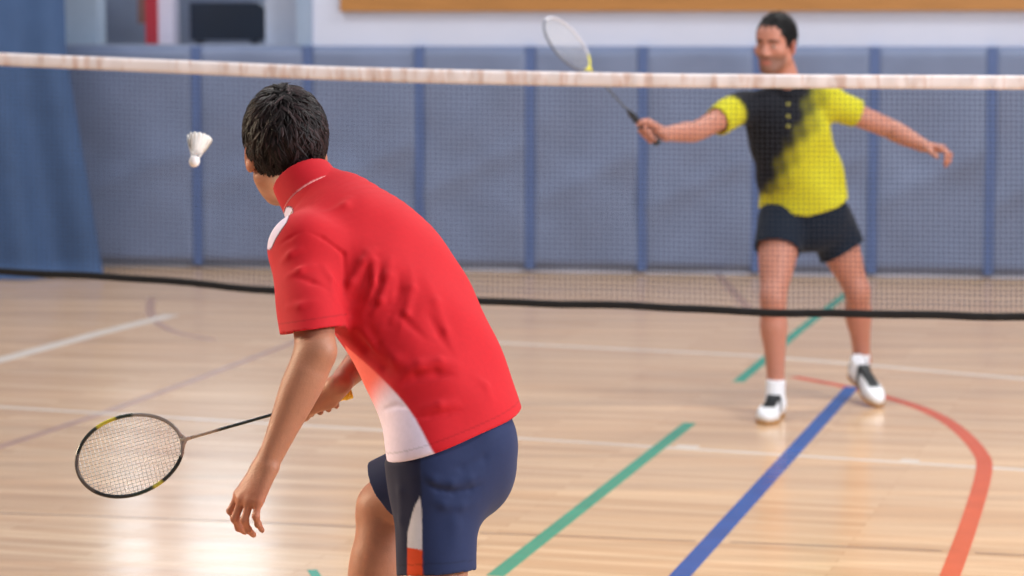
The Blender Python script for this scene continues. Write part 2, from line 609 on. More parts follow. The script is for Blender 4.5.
TAPE = bpy.data.materials.new('net_tape')
TAPE.use_nodes = True
nt = TAPE.node_tree
tc = nt.nodes.new('ShaderNodeTexCoord')
mp = nt.nodes.new('ShaderNodeMapping')
mp.inputs['Rotation'].default_value = (0, 0, math.atan(NET_T))
mp.inputs['Scale'].default_value = (24, 1, 6)
nz = nt.nodes.new('ShaderNodeTexNoise')
nz.inputs['Scale'].default_value = 1.4
nz.inputs['Detail'].default_value = 3
rp = nt.nodes.new('ShaderNodeValToRGB')
rp.color_ramp.elements[0].position = 0.32
rp.color_ramp.elements[0].color = (*lin(226, 200, 192), 1)
rp.color_ramp.elements[1].position = 0.50
rp.color_ramp.elements[1].color = (*lin(250, 240, 242), 1)
nt.links.new(tc.outputs['Object'], mp.inputs[0])
nt.links.new(mp.outputs[0], nz.inputs['Vector'])
nt.links.new(nz.outputs['Fac'], rp.inputs[0])
nt.links.new(rp.outputs[0], nt.nodes['Principled BSDF'].inputs['Base Color'])
nt.nodes['Principled BSDF'].inputs['Roughness'].default_value = 0.7


def ribbon(name, top, bot, th, m, label):
    V, F = [], []
    rr = np.random.RandomState(3)
    for i in range(len(top)):
        w = nnor * 0.002 * math.sin(i * 0.9 + math.sin(i * 0.37) * 2)
        for q in range(5):
            V.append(top[i] * (1 - q / 4) + bot[i] * q / 4 + nnor * (th * (0.55 + 0.45 * math.sin(math.pi * q / 4))) + w)
        for q in range(4, -1, -1):
            V.append(top[i] * (1 - q / 4) + bot[i] * q / 4 - nnor * (th * (0.55 + 0.45 * math.sin(math.pi * q / 4))) + w)
    for i in range(len(top) - 1):
        for k in range(10):
            k2 = (k + 1) % 10
            F.append((10 * i + k, 10 * i + k2, 10 * i + 10 + k2, 10 * i + 10 + k))
    F += [tuple(range(10)), tuple(10 * (len(top) - 1) + k for k in range(10))[::-1]]
    return tag(link(name, mesh_np(name, V, F), m, net), label)


ribbon('top_tape', topP, tapP, 0.004, TAPE, 'white top tape')
dz = np.array((0, 0, 0.0125))
ribbon('bottom_tape', botP + dz, botP - dz, 0.004, mat('black_tape', lin(22, 22, 26), rough=0.8, noise=0.1), 'black bottom tape')
PM = mat('post_paint', lin(210, 212, 216), rough=0.4, noise=0.03)
for e, s in ((0, -1), (-1, 1)):
    base = topP[e] + ndir * 0.03 * s
    mb = MB()
    mb.tube([(base[0], base[1], 0.03), (base[0], base[1], topP[e][2] + 0.02)], 0.02, 16)
    mb.box((base[0], base[1], 0.02), (0.2, 0, 0), (0, 0.2, 0), (0, 0, 0.019))
    tag(mb.build('post', PM, net), 'white net post on a square base plate')

# ------------------------------------------------------------------ implicit surfaces for bodies and clothing
class Op:
    def __init__(s, f, k=0.02, mode='u'):
        s.f, s.k, s.mode = f, k, mode


def smin(a, b, k):
    h = np.maximum(k - np.abs(a - b), 0.0) / k
    return np.minimum(a, b) - h * h * k * 0.25


def field(ops, P):
    d = np.full(len(P), 9.0)
    for o in ops:
        if o.mode == 'u':
            d = smin(d, o.f(P), o.k)
        elif o.mode == 's':
            d = -smin(-d, o.f(P), o.k)
        elif o.mode == 'i':
            d = -smin(-d, -o.f(P), o.k)
        else:
            d = d + o.f(P)
    return d


def cap(a, b, ra, rb=None, k=0.02, flat=None, mode='u'):
    """Tapered capsule; flat=(axis, factor) squashes the section along an axis."""
    a, b = np.asarray(a, float), np.asarray(b, float)
    rb = ra if rb is None else rb
    ba = b - a
    L2 = max(float(ba @ ba), 1e-9)
    if flat:
        w = nrm(ba)
        nn = np.asarray(flat[0], float)
        nn = nrm(nn - w * (nn @ w))
        fac = flat[1]

    def f(P):
        pa = P - a
        h = np.clip(pa @ ba / L2, 0, 1)
        q = pa - h[:, None] * ba
        if flat:
            c = q @ nn
            q = q + (c * (1 / fac - 1))[:, None] * nn
            return (np.sqrt((q * q).sum(1)) - (ra + (rb - ra) * h)) * min(1, fac)
        return np.sqrt((q * q).sum(1)) - (ra + (rb - ra) * h)
    return Op(f, k, mode)


def ell(c, r, R=None, k=0.02, mode='u'):
    c, r = np.asarray(c, float), np.asarray(r, float)

    def f(P):
        q = P - c
        if R is not None:
            q = q @ R
        k0 = np.sqrt(((q / r) ** 2).sum(1))
        k1 = np.sqrt(((q / (r * r)) ** 2).sum(1))
        return np.where(k1 > 1e-9, k0 * (k0 - 1) / np.maximum(k1, 1e-9), -r.min())
    return Op(f, k, mode)


def half(p, n, k=0.004, mode='i'):
    """Keeps what lies behind the plane (p, n)."""
    p, n = np.asarray(p, float), nrm(n)
    return Op(lambda P: (P - p) @ n, k, mode)


def both(op, *cuts):
    """The op cut by planes, used as one solid."""
    pl = [(np.asarray(p, float), nrm(n)) for p, n in cuts]

    def f(P):
        d = op.f(P)
        for p, n in pl:
            d = np.maximum(d, (P - p) @ n)
        return d
    return Op(f, op.k, op.mode)


def loft(st, k=0.03, mode='u', grow=0.0):
    """Tube of elliptical sections: st rows are (centre, half width a, half depth b, width axis)."""
    C = np.array([s[0] for s in st], float)
    A = np.array([s[1] for s in st], float) + grow
    B = np.array([s[2] for s in st], float) + grow
    U = np.array([nrm(s[3]) for s in st])
    n = len(st)

    def f(P):
        best = np.full(len(P), 1e9)
        out = np.full(len(P), 9.0)
        for i in range(n - 1):
            ba = C[i + 1] - C[i]
            pa = P - C[i]
            h = np.clip(pa @ ba / (ba @ ba), 0, 1)
            q = pa - h[:, None] * ba
            d2 = (q * q).sum(1)
            w = nrm(ba)
            u = U[i] * (1 - h[:, None]) + U[i + 1] * h[:, None]
            u = u - (u @ w)[:, None] * w
            u /= np.linalg.norm(u, axis=1)[:, None]
            cu = (q * u).sum(1)
            rest = np.sqrt(np.maximum(d2 - cu * cu, 0))
            a = A[i] * (1 - h) + A[i + 1] * h
            b = B[i] * (1 - h) + B[i + 1] * h
            d = (np.sqrt((cu / a) ** 2 + (rest / b) ** 2) - 1) * np.minimum(a, b)
            better = d2 < best
            best = np.where(better, d2, best)
            out = np.where(better, d, out)
        return out
    return Op(f, k, mode)


def limb(pts, radii, k=0.02, n=18):
    """One continuous tapering limb through its joints."""
    d = nrm(np.asarray(pts[-1]) - np.asarray(pts[0]))
    u = nrm(np.cross(d, (0.31, 0.87, 0.22)))
    return loft(resample([(p, r_, r_, u) for p, r_ in zip(pts, radii)], n), k)


def resample(st, n):
    """Smooth more sections into a list of loft sections."""
    rows = [np.concatenate((np.asarray(s[0], float), [s[1], s[2]], nrm(s[3]))) for s in st]
    out = spline(rows, n)
    return [(r_[:3], r_[3], r_[4], r_[5:8]) for r_ in out]


def folds(segs):
    """Ridges (amp > 0) or creases (amp < 0) along polylines of points, dying out at both ends."""
    S = []
    for pts, w, amp in segs:
        n = len(pts) - 1
        for i, (a, b) in enumerate(zip(pts[:-1], pts[1:])):
            S.append((np.asarray(a, float), np.asarray(b, float), w, amp, i / n, 1 / n))

    def f(P):
        d = np.zeros(len(P))
        for a, b, w, amp, t0, dt in S:
            m = (a + b) / 2
            near_ = ((P - m) ** 2).sum(1) < (np.linalg.norm(b - a) / 2 + 3 * w) ** 2
            if not near_.any():
                continue
            pa = P[near_] - a
            ba = b - a
            h = np.clip(pa @ ba / (ba @ ba), 0, 1)
            q = pa - h[:, None] * ba
            e = np.sin(np.pi * np.clip(t0 + h * dt, 0.0, 1.0))
            d[near_] -= amp * e * np.exp(-(q * q).sum(1) / (w * w))
        return d
    return Op(f, 0, 'd')


def waves(items):
    """Soft cloth waves: rows (direction, frequency, phase, amplitude)."""
    def f(P):
        d = np.zeros(len(P))
        for dr, fr, ph, am in items:
            t = P @ np.asarray(dr, float)
            d += am * np.sin(t * fr + ph + 1.5 * np.sin(P @ np.array((7.1, -5.3, 6.2)) + ph))
        return d
    return Op(f, 0, 'd')


OFF = [(i, j, k) for i in (0, 1) for j in (0, 1) for k in (0, 1)]
EDGES = [(a, b) for a in range(8) for b in range(a + 1, 8) if sum(abs(np.array(OFF[a]) - np.array(OFF[b]))) == 1]


def surface(ops, lo, hi, h, margin=0.01, B=14):
    """Surface nets over the zero level of the field, evaluated only near the surface."""
    lo, hi = np.asarray(lo, float), np.asarray(hi, float)
    nb = np.ceil((hi - lo) / (h * B)).astype(int) + 1
    gi = np.stack(np.meshgrid(*[np.arange(k) for k in nb], indexing='ij'), -1).reshape(-1, 3)
    cen = lo + (gi + 0.5) * B * h
    d0 = field(ops, cen)
    keep = np.abs(d0) < 0.9 * B * h + margin
    gi, cen, d0 = gi[keep], cen[keep], d0[keep]
    R = 0.87 * B * h + 0.004
    infl = []
    for o in ops:
        if o.mode == 'd':
            infl.append(np.ones(len(gi), bool))
        elif o.mode == 'u':
            infl.append(o.f(cen) < np.abs(d0) + o.k + 2.2 * R + margin)
        else:
            infl.append(np.ones(len(gi), bool))
    infl = np.array(infl)
    loc = np.stack(np.meshgrid(*[np.arange(B + 1)] * 3, indexing='ij'), -1).reshape(-1, 3)
    N = nb * B + 2
    keys, verts, quads = [], [], []
    cellkey = lambda c: (c[:, 0] * N[1] + c[:, 1]) * N[2] + c[:, 2]
    for bi in range(len(gi)):
        base = gi[bi] * B
        P = lo + (base + loc) * h
        sub = [o for o, f in zip(ops, infl[:, bi]) if f]
        D = field(sub, P).reshape(B + 1, B + 1, B + 1)
        S = D < 0
        if S.all() or not S.any():
            continue
        cnt = sum(S[i:B + i, j:B + j, k:B + k].astype(np.int8) for i, j, k in OFF)
        act = np.argwhere((cnt > 0) & (cnt < 8))
        if len(act) == 0:
            continue
        cv = np.stack([D[act[:, 0] + i, act[:, 1] + j, act[:, 2] + k] for i, j, k in OFF], 1)
        acc, num = np.zeros((len(act), 3)), np.zeros(len(act))
        for a, b in EDGES:
            da, db = cv[:, a], cv[:, b]
            x = (da < 0) != (db < 0)
            t = np.where(x, da / np.where(x, da - db, 1), 0)
            pos = np.array(OFF[a]) + t[:, None] * (np.array(OFF[b]) - np.array(OFF[a]))
            acc += pos * x[:, None]
            num += x
        verts.append(lo + (base + act + acc / num[:, None]) * h)
        keys.append(cellkey(base + act))
        for ax in range(3):
            sl0 = [slice(0, B)] * 3
            sl1 = [slice(0, B)] * 3
            sl1[ax] = slice(1, B + 1)
            s0, s1 = S[tuple(sl0)], S[tuple(sl1)]
            e = np.argwhere(s0 != s1)
            if not len(e):
                continue
            out = s0[e[:, 0], e[:, 1], e[:, 2]]
            g = base + e
            a1, a2 = (ax + 1) % 3, (ax + 2) % 3
            q = []
            for d1, d2 in ((-1, -1), (0, -1), (0, 0), (-1, 0)):
                c = g.copy()
                c[:, a1] += d1
                c[:, a2] += d2
                q.append(cellkey(c))
            q = np.stack(q, 1)
            q[~out] = q[~out][:, ::-1]
            quads.append(q)
    keys, verts, quads = np.concatenate(keys), np.concatenate(verts), np.concatenate(quads)
    o = np.argsort(keys)
    keys, verts = keys[o], verts[o]
    ix = np.searchsorted(keys, quads).clip(0, len(keys) - 1)
    ok = (keys[ix] == quads).all(1)
    return verts, ix[ok]


def normals(ops, V, e=0.002):
    G = np.zeros_like(V)
    for a in range(3):
        d = np.zeros(3)
        d[a] = e
        G[:, a] = field(ops, V + d) - field(ops, V - d)
    return G / np.maximum(np.linalg.norm(G, axis=1), 1e-9)[:, None]


def mix(a, b, t):
    t = np.clip(t, 0, 1)[:, None]
    return a * (1 - t) + np.asarray(b) * t


def sstep(e0, e1, x):
    t = np.clip((x - e0) / (e1 - e0), 0, 1)
    return t * t * (3 - 2 * t)


class Frame:
    """Local axes: x to the figure's right, y forward, z up."""
    def __init__(s, o, fwd, up=(0, 0, 1), scale=1.0):
        s.o = np.asarray(o, float)
        y = nrm(fwd)
        x = nrm(np.cross(y, up))
        z = np.cross(x, y)
        s.R = np.stack((x, y, z), 1)
        s.s = scale

    def p(s, x, y, z):
        return s.o + s.R @ (np.array((x, y, z)) * s.s)

    def l(s, P):
        return (P - s.o) @ s.R / s.s


# ------------------------------------------------------------------ heads
def head_ops(F):
    s, R, p = F.s, F.R, F.p
    E = lambda c, r, k=0.02, mode='u': ell(p(*c), np.array(r) * s, R, k * s, mode)
    K = lambda a, b, ra, rb=None, k=0.02, mode='u', flat=None: cap(p(*a), p(*b), ra * s, (ra if rb is None else rb) * s, k * s, flat, mode)
    o = [E((0, -0.014, 0.032), (0.074, 0.096, 0.086)),
         E((0, 0.028, -0.030), (0.061, 0.064, 0.080), 0.03),
         K((0, 0.060, -0.088), (0, 0.072, -0.100), 0.026, 0.020, 0.03)]
    for q in (-1, 1):
        o += [K((q * 0.056, -0.004, -0.058), (q * 0.022, 0.062, -0.100), 0.016, 0.015, 0.035),
              E((q * 0.046, 0.056, -0.024), (0.022, 0.022, 0.018), 0.03)]
    o += [K((-0.036, 0.078, 0.020), (0.036, 0.078, 0.020), 0.012, k=0.02),
          E((0, 0.066, 0.050), (0.052, 0.026, 0.036), 0.03)]
    for q in (-1, 1):
        o.append(E((q * 0.032, 0.098, 0.000), (0.019, 0.016, 0.012), 0.014, 's'))
        o.append(E((q * 0.031, 0.0745, 0.000), (0.0125, 0.0125, 0.0125), 0.003))
        o.append(K((q * 0.018, 0.086, 0.0085), (q * 0.044, 0.080, 0.0075), 0.0042, k=0.006))
        o.append(K((q * 0.019, 0.084, -0.009), (q * 0.043, 0.079, -0.0085), 0.0038, k=0.006))
    o += [K((0, 0.086, 0.010), (0, 0.107, -0.032), 0.0075, 0.0105, 0.012),
          E((0, 0.100, -0.040), (0.011, 0.010, 0.008), 0.01)]
    for q in (-1, 1):
        o.append(E((q * 0.013, 0.094, -0.038), (0.0085, 0.011, 0.0085), 0.008))
        o.append(E((q * 0.007, 0.102, -0.048), (0.0045, 0.006, 0.004), 0.003, 's'))
    o += [K((-0.020, 0.080, -0.066), (0.020, 0.080, -0.066), 0.0075, k=0.008),
          E((0, 0.089, -0.0645), (0.017, 0.007, 0.0055), 0.006),
          E((0, 0.087, -0.0775), (0.016, 0.0075, 0.0065), 0.006),
          K((-0.021, 0.092, -0.0705), (0.021, 0.092, -0.0705), 0.0022, k=0.003, mode='s')]
    for q in (-1, 1):
        Re = R @ np.array(Matrix.Rotation(q * -0.42, 3, 'Z') @ Matrix.Rotation(0.18, 3, 'X'))
        c = np.array((q * 0.080, -0.016, -0.008))
        o.append(Op(ell(p(*c), np.array((0.0085, 0.019, 0.032)) * s, Re, 1).f, 0.008 * s, 'u'))
        o.append(Op(ell(p(*(c + (q * 0.010, 0.002, 0.002))), np.array((0.007, 0.0115, 0.022)) * s, Re, 1).f, 0.004 * s, 's'))
        o.append(E((q * 0.0805, -0.006, -0.034), (0.006, 0.008, 0.009), 0.006))
    return o


def head_tint(F, V, T, brow, stubble, dark=0.0):
    L = F.l(V)
    inb = (np.abs(L[:, 0]) < 0.1) & (np.abs(L[:, 1]) < 0.13) & (np.abs(L[:, 2]) < 0.14)
    x, y, z = np.abs(L[:, 0]), L[:, 1], L[:, 2]
    lip = sstep(0.025, 0.019, x) * sstep(-0.060, -0.063, z) * sstep(-0.085, -0.081, z) * sstep(0.078, 0.084, y) * inb
    T = mix(T, lin(176, 98, 88), lip * 0.7)
    beard = sstep(-0.030, -0.055, z) * sstep(0.012, 0.04, y) * inb * (1 - lip)
    T = mix(T, lin(112, 84, 74), beard * stubble)
    bz = 0.0215 - 0.9 * (x - 0.034) ** 2 * 8
    br = sstep(0.0075, 0.004, np.abs(z - bz)) * sstep(0.010, 0.015, x) * sstep(0.056, 0.050, x) * sstep(0.055, 0.065, y) * inb
    T = mix(T, brow, br * 0.9)
    e = np.sqrt((x - 0.031) ** 2 + (y - 0.0745) ** 2 + z ** 2)
    ey = sstep(0.0138, 0.0130, e) * inb
    T = mix(T, lin(226, 220, 214), ey)
    iris = np.sqrt((x - 0.031) ** 2 + z ** 2)
    T = mix(T, lin(36, 26, 22), ey * sstep(0.0066, 0.0056, iris) * (y > 0.075))
    ear = sstep(0.078, 0.086, x) * inb
    T = mix(T, T * np.array((1.05, 0.86, 0.84)), ear)
    return T


# ------------------------------------------------------------------ hands
def hand_ops(wrist, dirv, back, thumb_side, curls, spread=0.0, s=1.0, thumb_curl=0.4, k=0.007, thumb_out=0.55, thumb_dip=0.3):
    """Palm, four jointed fingers of different lengths and a thumb leaving the side of the palm."""
    w = np.asarray(wrist, float)
    d = nrm(dirv)
    n = np.asarray(back, float)
    n = nrm(n - d * (n @ d))
    t = nrm(np.cross(d, n))
    if t @ np.asarray(thumb_side, float) < 0:
        t = -t
    o = []
    lat = [0.029, 0.010, -0.010, -0.028]
    kn = [0.088, 0.092, 0.087, 0.078]
    seg = [(0.042, 0.025, 0.021), (0.046, 0.029, 0.022), (0.043, 0.027, 0.022), (0.033, 0.020, 0.019)]
    rad = [0.0092, 0.0095, 0.0090, 0.0080]
    for i in range(4):
        K0 = w + (t * lat[i] + d * kn[i] + n * (0.004 - 0.004 * abs(i - 1.2))) * s
        o.append(cap(w + (t * lat[i] * 0.55 + d * 0.008) * s, K0, 0.0150 * s, 0.0118 * s, 0.014 * s))
        ang = 0.0
        P = K0
        fd0 = nrm(d + t * spread * (1.2 - i) * 0.5)
        for j in range(3):
            ang += curls[i][j]
            fd = fd0 * math.cos(ang) - n * math.sin(ang)
            Q = P + fd * seg[i][j] * s
            r0, r1 = rad[i] * (1 - 0.08 * j) * s, rad[i] * (0.92 - 0.08 * j) * s
            o.append(cap(P, Q, r0, r1, 0.004 * s if j else 0.008 * s))
            if j < 2:
                o.append(ell(Q, (r1 * 1.10,) * 3, None, 0.004 * s))
            P = Q
    b = w + (t * 0.020 + d * 0.018 - n * 0.006) * s
    td = nrm(d * 0.72 + t * thumb_out - n * thumb_dip)
    p1 = b + td * 0.044 * s
    td2 = nrm(td + (d * 0.5 - n * 0.25 - t * 0.15) * thumb_curl)
    p2 = p1 + td2 * 0.034 * s
    td3 = nrm(td2 + (d * 0.4 - n * 0.35 - t * 0.3) * thumb_curl)
    p3 = p2 + td3 * 0.027 * s
    o += [cap(b, p1, 0.0165 * s, 0.0125 * s, 0.012 * s), cap(p1, p2, 0.0112 * s, 0.0102 * s, 0.006 * s), cap(p2, p3, 0.0104 * s, 0.0082 * s, 0.004 * s)]
    o.append(cap(w + (t * 0.004 - n * 0.006 + d * 0.02) * s, w + (-t * 0.006 - n * 0.006 + d * 0.066) * s, 0.017 * s, 0.015 * s, 0.016 * s))
    return o


def grip_ops(c, axis, wrist, s=1.0, hr=0.0135, wrap=1.0, u=None):
    """A fist closed around a handle: c is the point of the handle in the fist, axis runs towards the thumb end."""
    c, h, w = np.asarray(c, float), nrm(axis), np.asarray(wrist, float)
    u = (w - c) if u is None else np.asarray(u, float)
    u = nrm(u - h * (u @ h))
    v = np.cross(h, u)
    o = []
    Rr = (hr + 0.0085) * s
    rad = [0.0092, 0.0096, 0.0092, 0.0082]
    for i, off in enumerate((0.030, 0.010, -0.010, -0.029)):
        P0 = c + h * off * s + u * (Rr + 0.008 * s)
        pts = [P0 + v * 0.004]
        for a in (35 * wrap, 80 * wrap, 130 * wrap, 180 * wrap, 235 * wrap, (275 - 12 * abs(i - 1)) * wrap):
            r_ = math.radians(a)
            pts.append(c + h * (off - 0.004 * (a / 180)) * s + (u * math.cos(r_) + v * math.sin(r_)) * Rr)
        for q in range(len(pts) - 1):
            o.append(cap(pts[q], pts[q + 1], rad[i] * s * (1.08 - 0.04 * q), rad[i] * s * (1.04 - 0.04 * q), 0.004))
        o.append(cap(w + h * off * 0.5 * s, P0, 0.0165 * s, 0.0125 * s, 0.014))
    b = w * 0.6 + (c + u * Rr) * 0.4 + h * 0.026 * s - v * 0.010 * s
    tp = [b]
    for a, off in ((-50, 0.040), (-95, 0.050), (-140, 0.054)):
        r_ = math.radians(a)
        tp.append(c + h * off * s + (u * math.cos(r_) + v * math.sin(r_)) * (Rr + 0.001))
    for q in range(3):
        o.append(cap(tp[q], tp[q + 1], (0.0155, 0.0118, 0.0106)[q] * s, (0.0120, 0.0108, 0.0088)[q] * s, 0.006))
    return o


# ------------------------------------------------------------------ shoes
def shoe(parent, toe, heel, up=(0, 0, 1), name='shoe', label=None, s=1.0):
    """Court shoe between the heel and toe points of its sole."""
    toe, heel = np.asarray(toe, float), np.asarray(heel, float)
    L = np.linalg.norm(toe - heel)
    F = Frame(heel, toe - heel, up, L / 0.29)
    p, R, s = F.p, F.R, F.s
    E = lambda c, r, k=0.03: ell(p(*c), np.array(r) * s, R, k * s)
    ops = [E((0, 0.045, 0.045), (0.034, 0.046, 0.052)), E((0, 0.225, 0.030), (0.043, 0.066, 0.036)),
           cap(p(0, 0.06, 0.045), p(0.002, 0.20, 0.036), 0.036 * s, 0.036 * s, 0.04 * s),
           cap(p(0, 0.045, 0.06), p(0, 0.040, 0.098), 0.036 * s, 0.037 * s, 0.03 * s),
           cap(p(0, 0.085, 0.085), p(0, 0.19, 0.055), 0.020 * s, 0.020 * s, 0.03 * s)]
    ops.append(half(p(0, 0, 0.010), -R[:, 2]))
    ops.append(half(p(0, 0.04, 0.106), R[:, 2] + 0.25 * R[:, 1]))
    ops.append(cap(p(0, 0.046, 0.07), p(0, 0.038, 0.13), 0.030 * s, 0.031 * s, 0.006 * s, None, 's'))
    V, Q = surface(ops, heel - 0.16 - 0 * s, toe + 0.16, 0.004)
    lo = np.minimum(heel, toe) - 0.14
    hi = np.maximum(heel, toe) + 0.14
    V, Q = surface(ops, lo, hi, 0.004)
    Lc = F.l(V)
    T = np.tile(lin(236, 238, 244), (len(V), 1))
    ax = np.abs(Lc[:, 0])
    tongue = sstep(0.031, 0.026, ax) * sstep(0.070, 0.080, Lc[:, 1]) * sstep(0.222, 0.208, Lc[:, 1]) * (Lc[:, 2] > 0.045)
    side = sstep(0.016, 0.010, np.abs(Lc[:, 1] - 0.115 + 0.5 * (Lc[:, 2] - 0.05))) * (ax > 0.022)
    heelp = sstep(0.045, 0.035, Lc[:, 1]) * (Lc[:, 2] < 0.075) * (Lc[:, 2] > 0.03)
    T = mix(T, lin(22, 28, 32), np.maximum(np.maximum(tongue, side), heelp))
    o = link(name, mesh_np(name, V, Q, T), SHOEM, parent)
    if label:
        tag(o, label)
    so = [E((0, 0.045, 0.010), (0.037, 0.050, 0.05)), E((0, 0.222, 0.010), (0.047, 0.072, 0.05)),
          cap(p(0, 0.05, 0.010), p(0, 0.22, 0.010), 0.034 * s, 0.040 * s, 0.03 * s),
          half(p(0, 0, 0.014), R[:, 2]), half(p(0, 0, 0.0), -R[:, 2])]
    V, Q = surface(so, lo, hi, 0.004)
    link('sole', mesh_np('sole', V, Q), SOLEM, o)
    lc = MB()
    for i in range(5):
        y = 0.105 + i * 0.02
        z = 0.108 - (y - 0.085) * 0.29 - 0.004
        lc.tube([p(-0.024, y, z - 0.014), p(-0.010, y + 0.004, z), p(0.010, y + 0.006, z), p(0.024, y + 0.002, z - 0.014)], 0.0026 * s, 6)
    link_o = lc.build('laces', LACEM, o)
    return o


# ------------------------------------------------------------------ rackets
def racket(name, butt, tip, face, cols, label, s=None):
    butt, tip = np.asarray(butt, float), np.asarray(tip, float)
    L = np.linalg.norm(tip - butt)
    s = L / 0.675
    y = nrm(tip - butt)
    n = np.asarray(face, float)
    n = nrm(n - y * (n @ y))
    x = np.cross(y, n)
    P = lambda a, b, c=0.0: butt + (x * a + y * b + n * c) * s
    root = empty(name, butt)
    tag(root, label, 'racket')
    hc, ha, hb = 0.5455, 0.0975, 0.1275
    sh = lambda t: (ha * math.sin(t) * (1 + 0.04 * math.cos(t)), hc + hb * math.cos(t))
    ring = [sh(2 * math.pi * i / 96) for i in range(96)]
    mb = MB()
    tn = [cols['hoop'](2 * math.pi * i / 96) for i in range(96)]
    mb.tube([P(a, b) for a, b in ring], 0.0047 * s, 10, closed=True, tints=tn)
    mb.build('hoop', LACQ, root, tint=True)
    st = MB()
    for i in range(-10, 11):
        a = i * 0.0088
        q = hb * math.sqrt(max(0, 1 - (a / ha) ** 2))
        st.tube([P(a, hc - q, 0.0006), P(a, hc + q, 0.0006)], cols['sr'] * s, 4)
    for i in range(-12, 13):
        b = i * 0.0098
        q = ha * math.sqrt(max(0, 1 - (b / hb) ** 2))
        st.tube([P(-q, hc + b, -0.0006), P(q, hc + b, -0.0006)], cols['sr'] * s, 4)
    tag(st.build('strings', STRINGM, root), 'white strings')
    mb = MB()
    t0 = cols['throat']
    mb.tube([P(0, hc - hb + 0.004), P(0, hc - hb - 0.022)], [0.0062 * s, 0.0045 * s], 10, t0)
    mb.tube([P(-0.030, hc - hb + 0.0065), P(-0.012, hc - hb - 0.002), P(0, hc - hb - 0.012), P(0.012, hc - hb - 0.002), P(0.030, hc - hb + 0.0065)], 0.0042 * s, 8, t0)
    mb.build('throat', LACQ, root, tint=True)
    mb = MB()
    pts = np.linspace(0.178, hc - hb - 0.016, 12)
    mb.tube([P(0, b) for b in pts], 0.0041 * s, 10, tints=[cols['shaft'](b) for b in pts])
    mb.build('shaft', LACQ, root, tint=True)
    mb = MB()
    mb.tube([P(0, 0.150), P(0, 0.165), P(0, 0.185), P(0, 0.192)], [0.0128 * s, 0.0115 * s, 0.0062 * s, 0.0048 * s], 12, cols['cone'])
    mb.build('cone_cap', LACQ, root, tint=True)
    mb = MB()
    g, R_, T_ = [], [], []
    for i in range(61):
        b = 0.008 + 0.146 * i / 60
        g.append(P(0, b))
        R_.append((0.0132 + 0.0006 * abs(math.sin(i * 0.52)) + (0.002 if i < 6 else 0)) * s)
        T_.append(cols['grip'])
    mb.tube(g, R_, 16, tints=T_)
    mb.build('grip', GRIPM, root, tint=True)
    mb = MB()
    mb.tube([P(0, 0), P(0, 0.003), P(0, 0.010)], [0.0140 * s, 0.0158 * s, 0.0155 * s], 16, cols['butt'])
    mb.build('butt_cap', LACQ, root, tint=True)
    return root


# ------------------------------------------------------------------ near player in red
sk = lin(174, 119, 94)
RED, WHT, NAVY, ORG = lin(192, 24, 36), lin(228, 214, 236), lin(36, 47, 84), lin(214, 74, 36)

latS = nrm((0.64, 0.77, -0.04))      # his right, across the shoulders
latH = nrm((0.69, 0.72, 0.0))       # his right, across the hips
Lsh, Lel, Lwr = at(305, 249, 5.08), at(316, 352, 4.90), at(268, 463, 4.87)
Rsh, Rel, Rwr = at(393, 240, 5.33), at(388, 334, 5.40), at(338, 385, 5.20)
neckB, headC = at(314, 200, 5.265), at(285, 149, 5.36)
HF = Frame(headC, (-0.29, 0.955, -0.02), (-0.10, 0.06, 1), 1.04)
torso = resample([(at(460, 450, 4.985), 0.172, 0.126, latH), (at(448, 404, 5.02), 0.166, 0.126, latH),
                  (at(425, 348, 5.08), 0.170, 0.132, latS), (at(394, 293, 5.15), 0.183, 0.134, latS),
                  (at(367, 246, 5.21), 0.170, 0.120, latS), (at(343, 212, 5.25), 0.114, 0.084, latS),
                  (at(322, 196, 5.27), 0.066, 0.062, latS)], 30)
Lhip, Rhip, pel = at(436, 468, 4.93), at(462, 455, 5.09), at(450, 448, 5.0)
Lkn, Lan = at(440, 600, 4.87), np.array((-0.11, 5.02, 0.10))
Rkn, Ran = at(385, 510, 5.17), at(351, 694, 5.12)

# racket first: the right hand closes around it
butt, tip = at(352, 392, 5.25), at(76.5, 470, 5.20)


def hoopcol(t):
    d = math.degrees(t) % 360
    if 20 < d < 62 or 205 < d < 240:
        return lin(30, 34, 30)
    if 62 <= d < 84:
        return lin(196, 182, 40)
    if 84 <= d < 104 or 255 < d < 275:
        return lin(26, 44, 34)
    if 240 <= d <= 255:
        return lin(200, 190, 60)
    if 275 <= d < 320:
        return lin(38, 36, 34)
    return lin(150, 140, 134) if 104 <= d < 205 else lin(84, 74, 68)


racket('badminton_racket', butt, tip, (0.12, -0.88, 0.46),
       dict(hoop=hoopcol, sr=0.0007, throat=lin(186, 170, 156), cone=lin(26, 34, 34), grip=lin(236, 196, 42), butt=lin(228, 186, 40),
            shaft=lambda b: lin(176, 158, 142) if b > 0.34 else lin(30, 42, 40)),
       'badminton racket with yellow grip held low in front by the player in red')

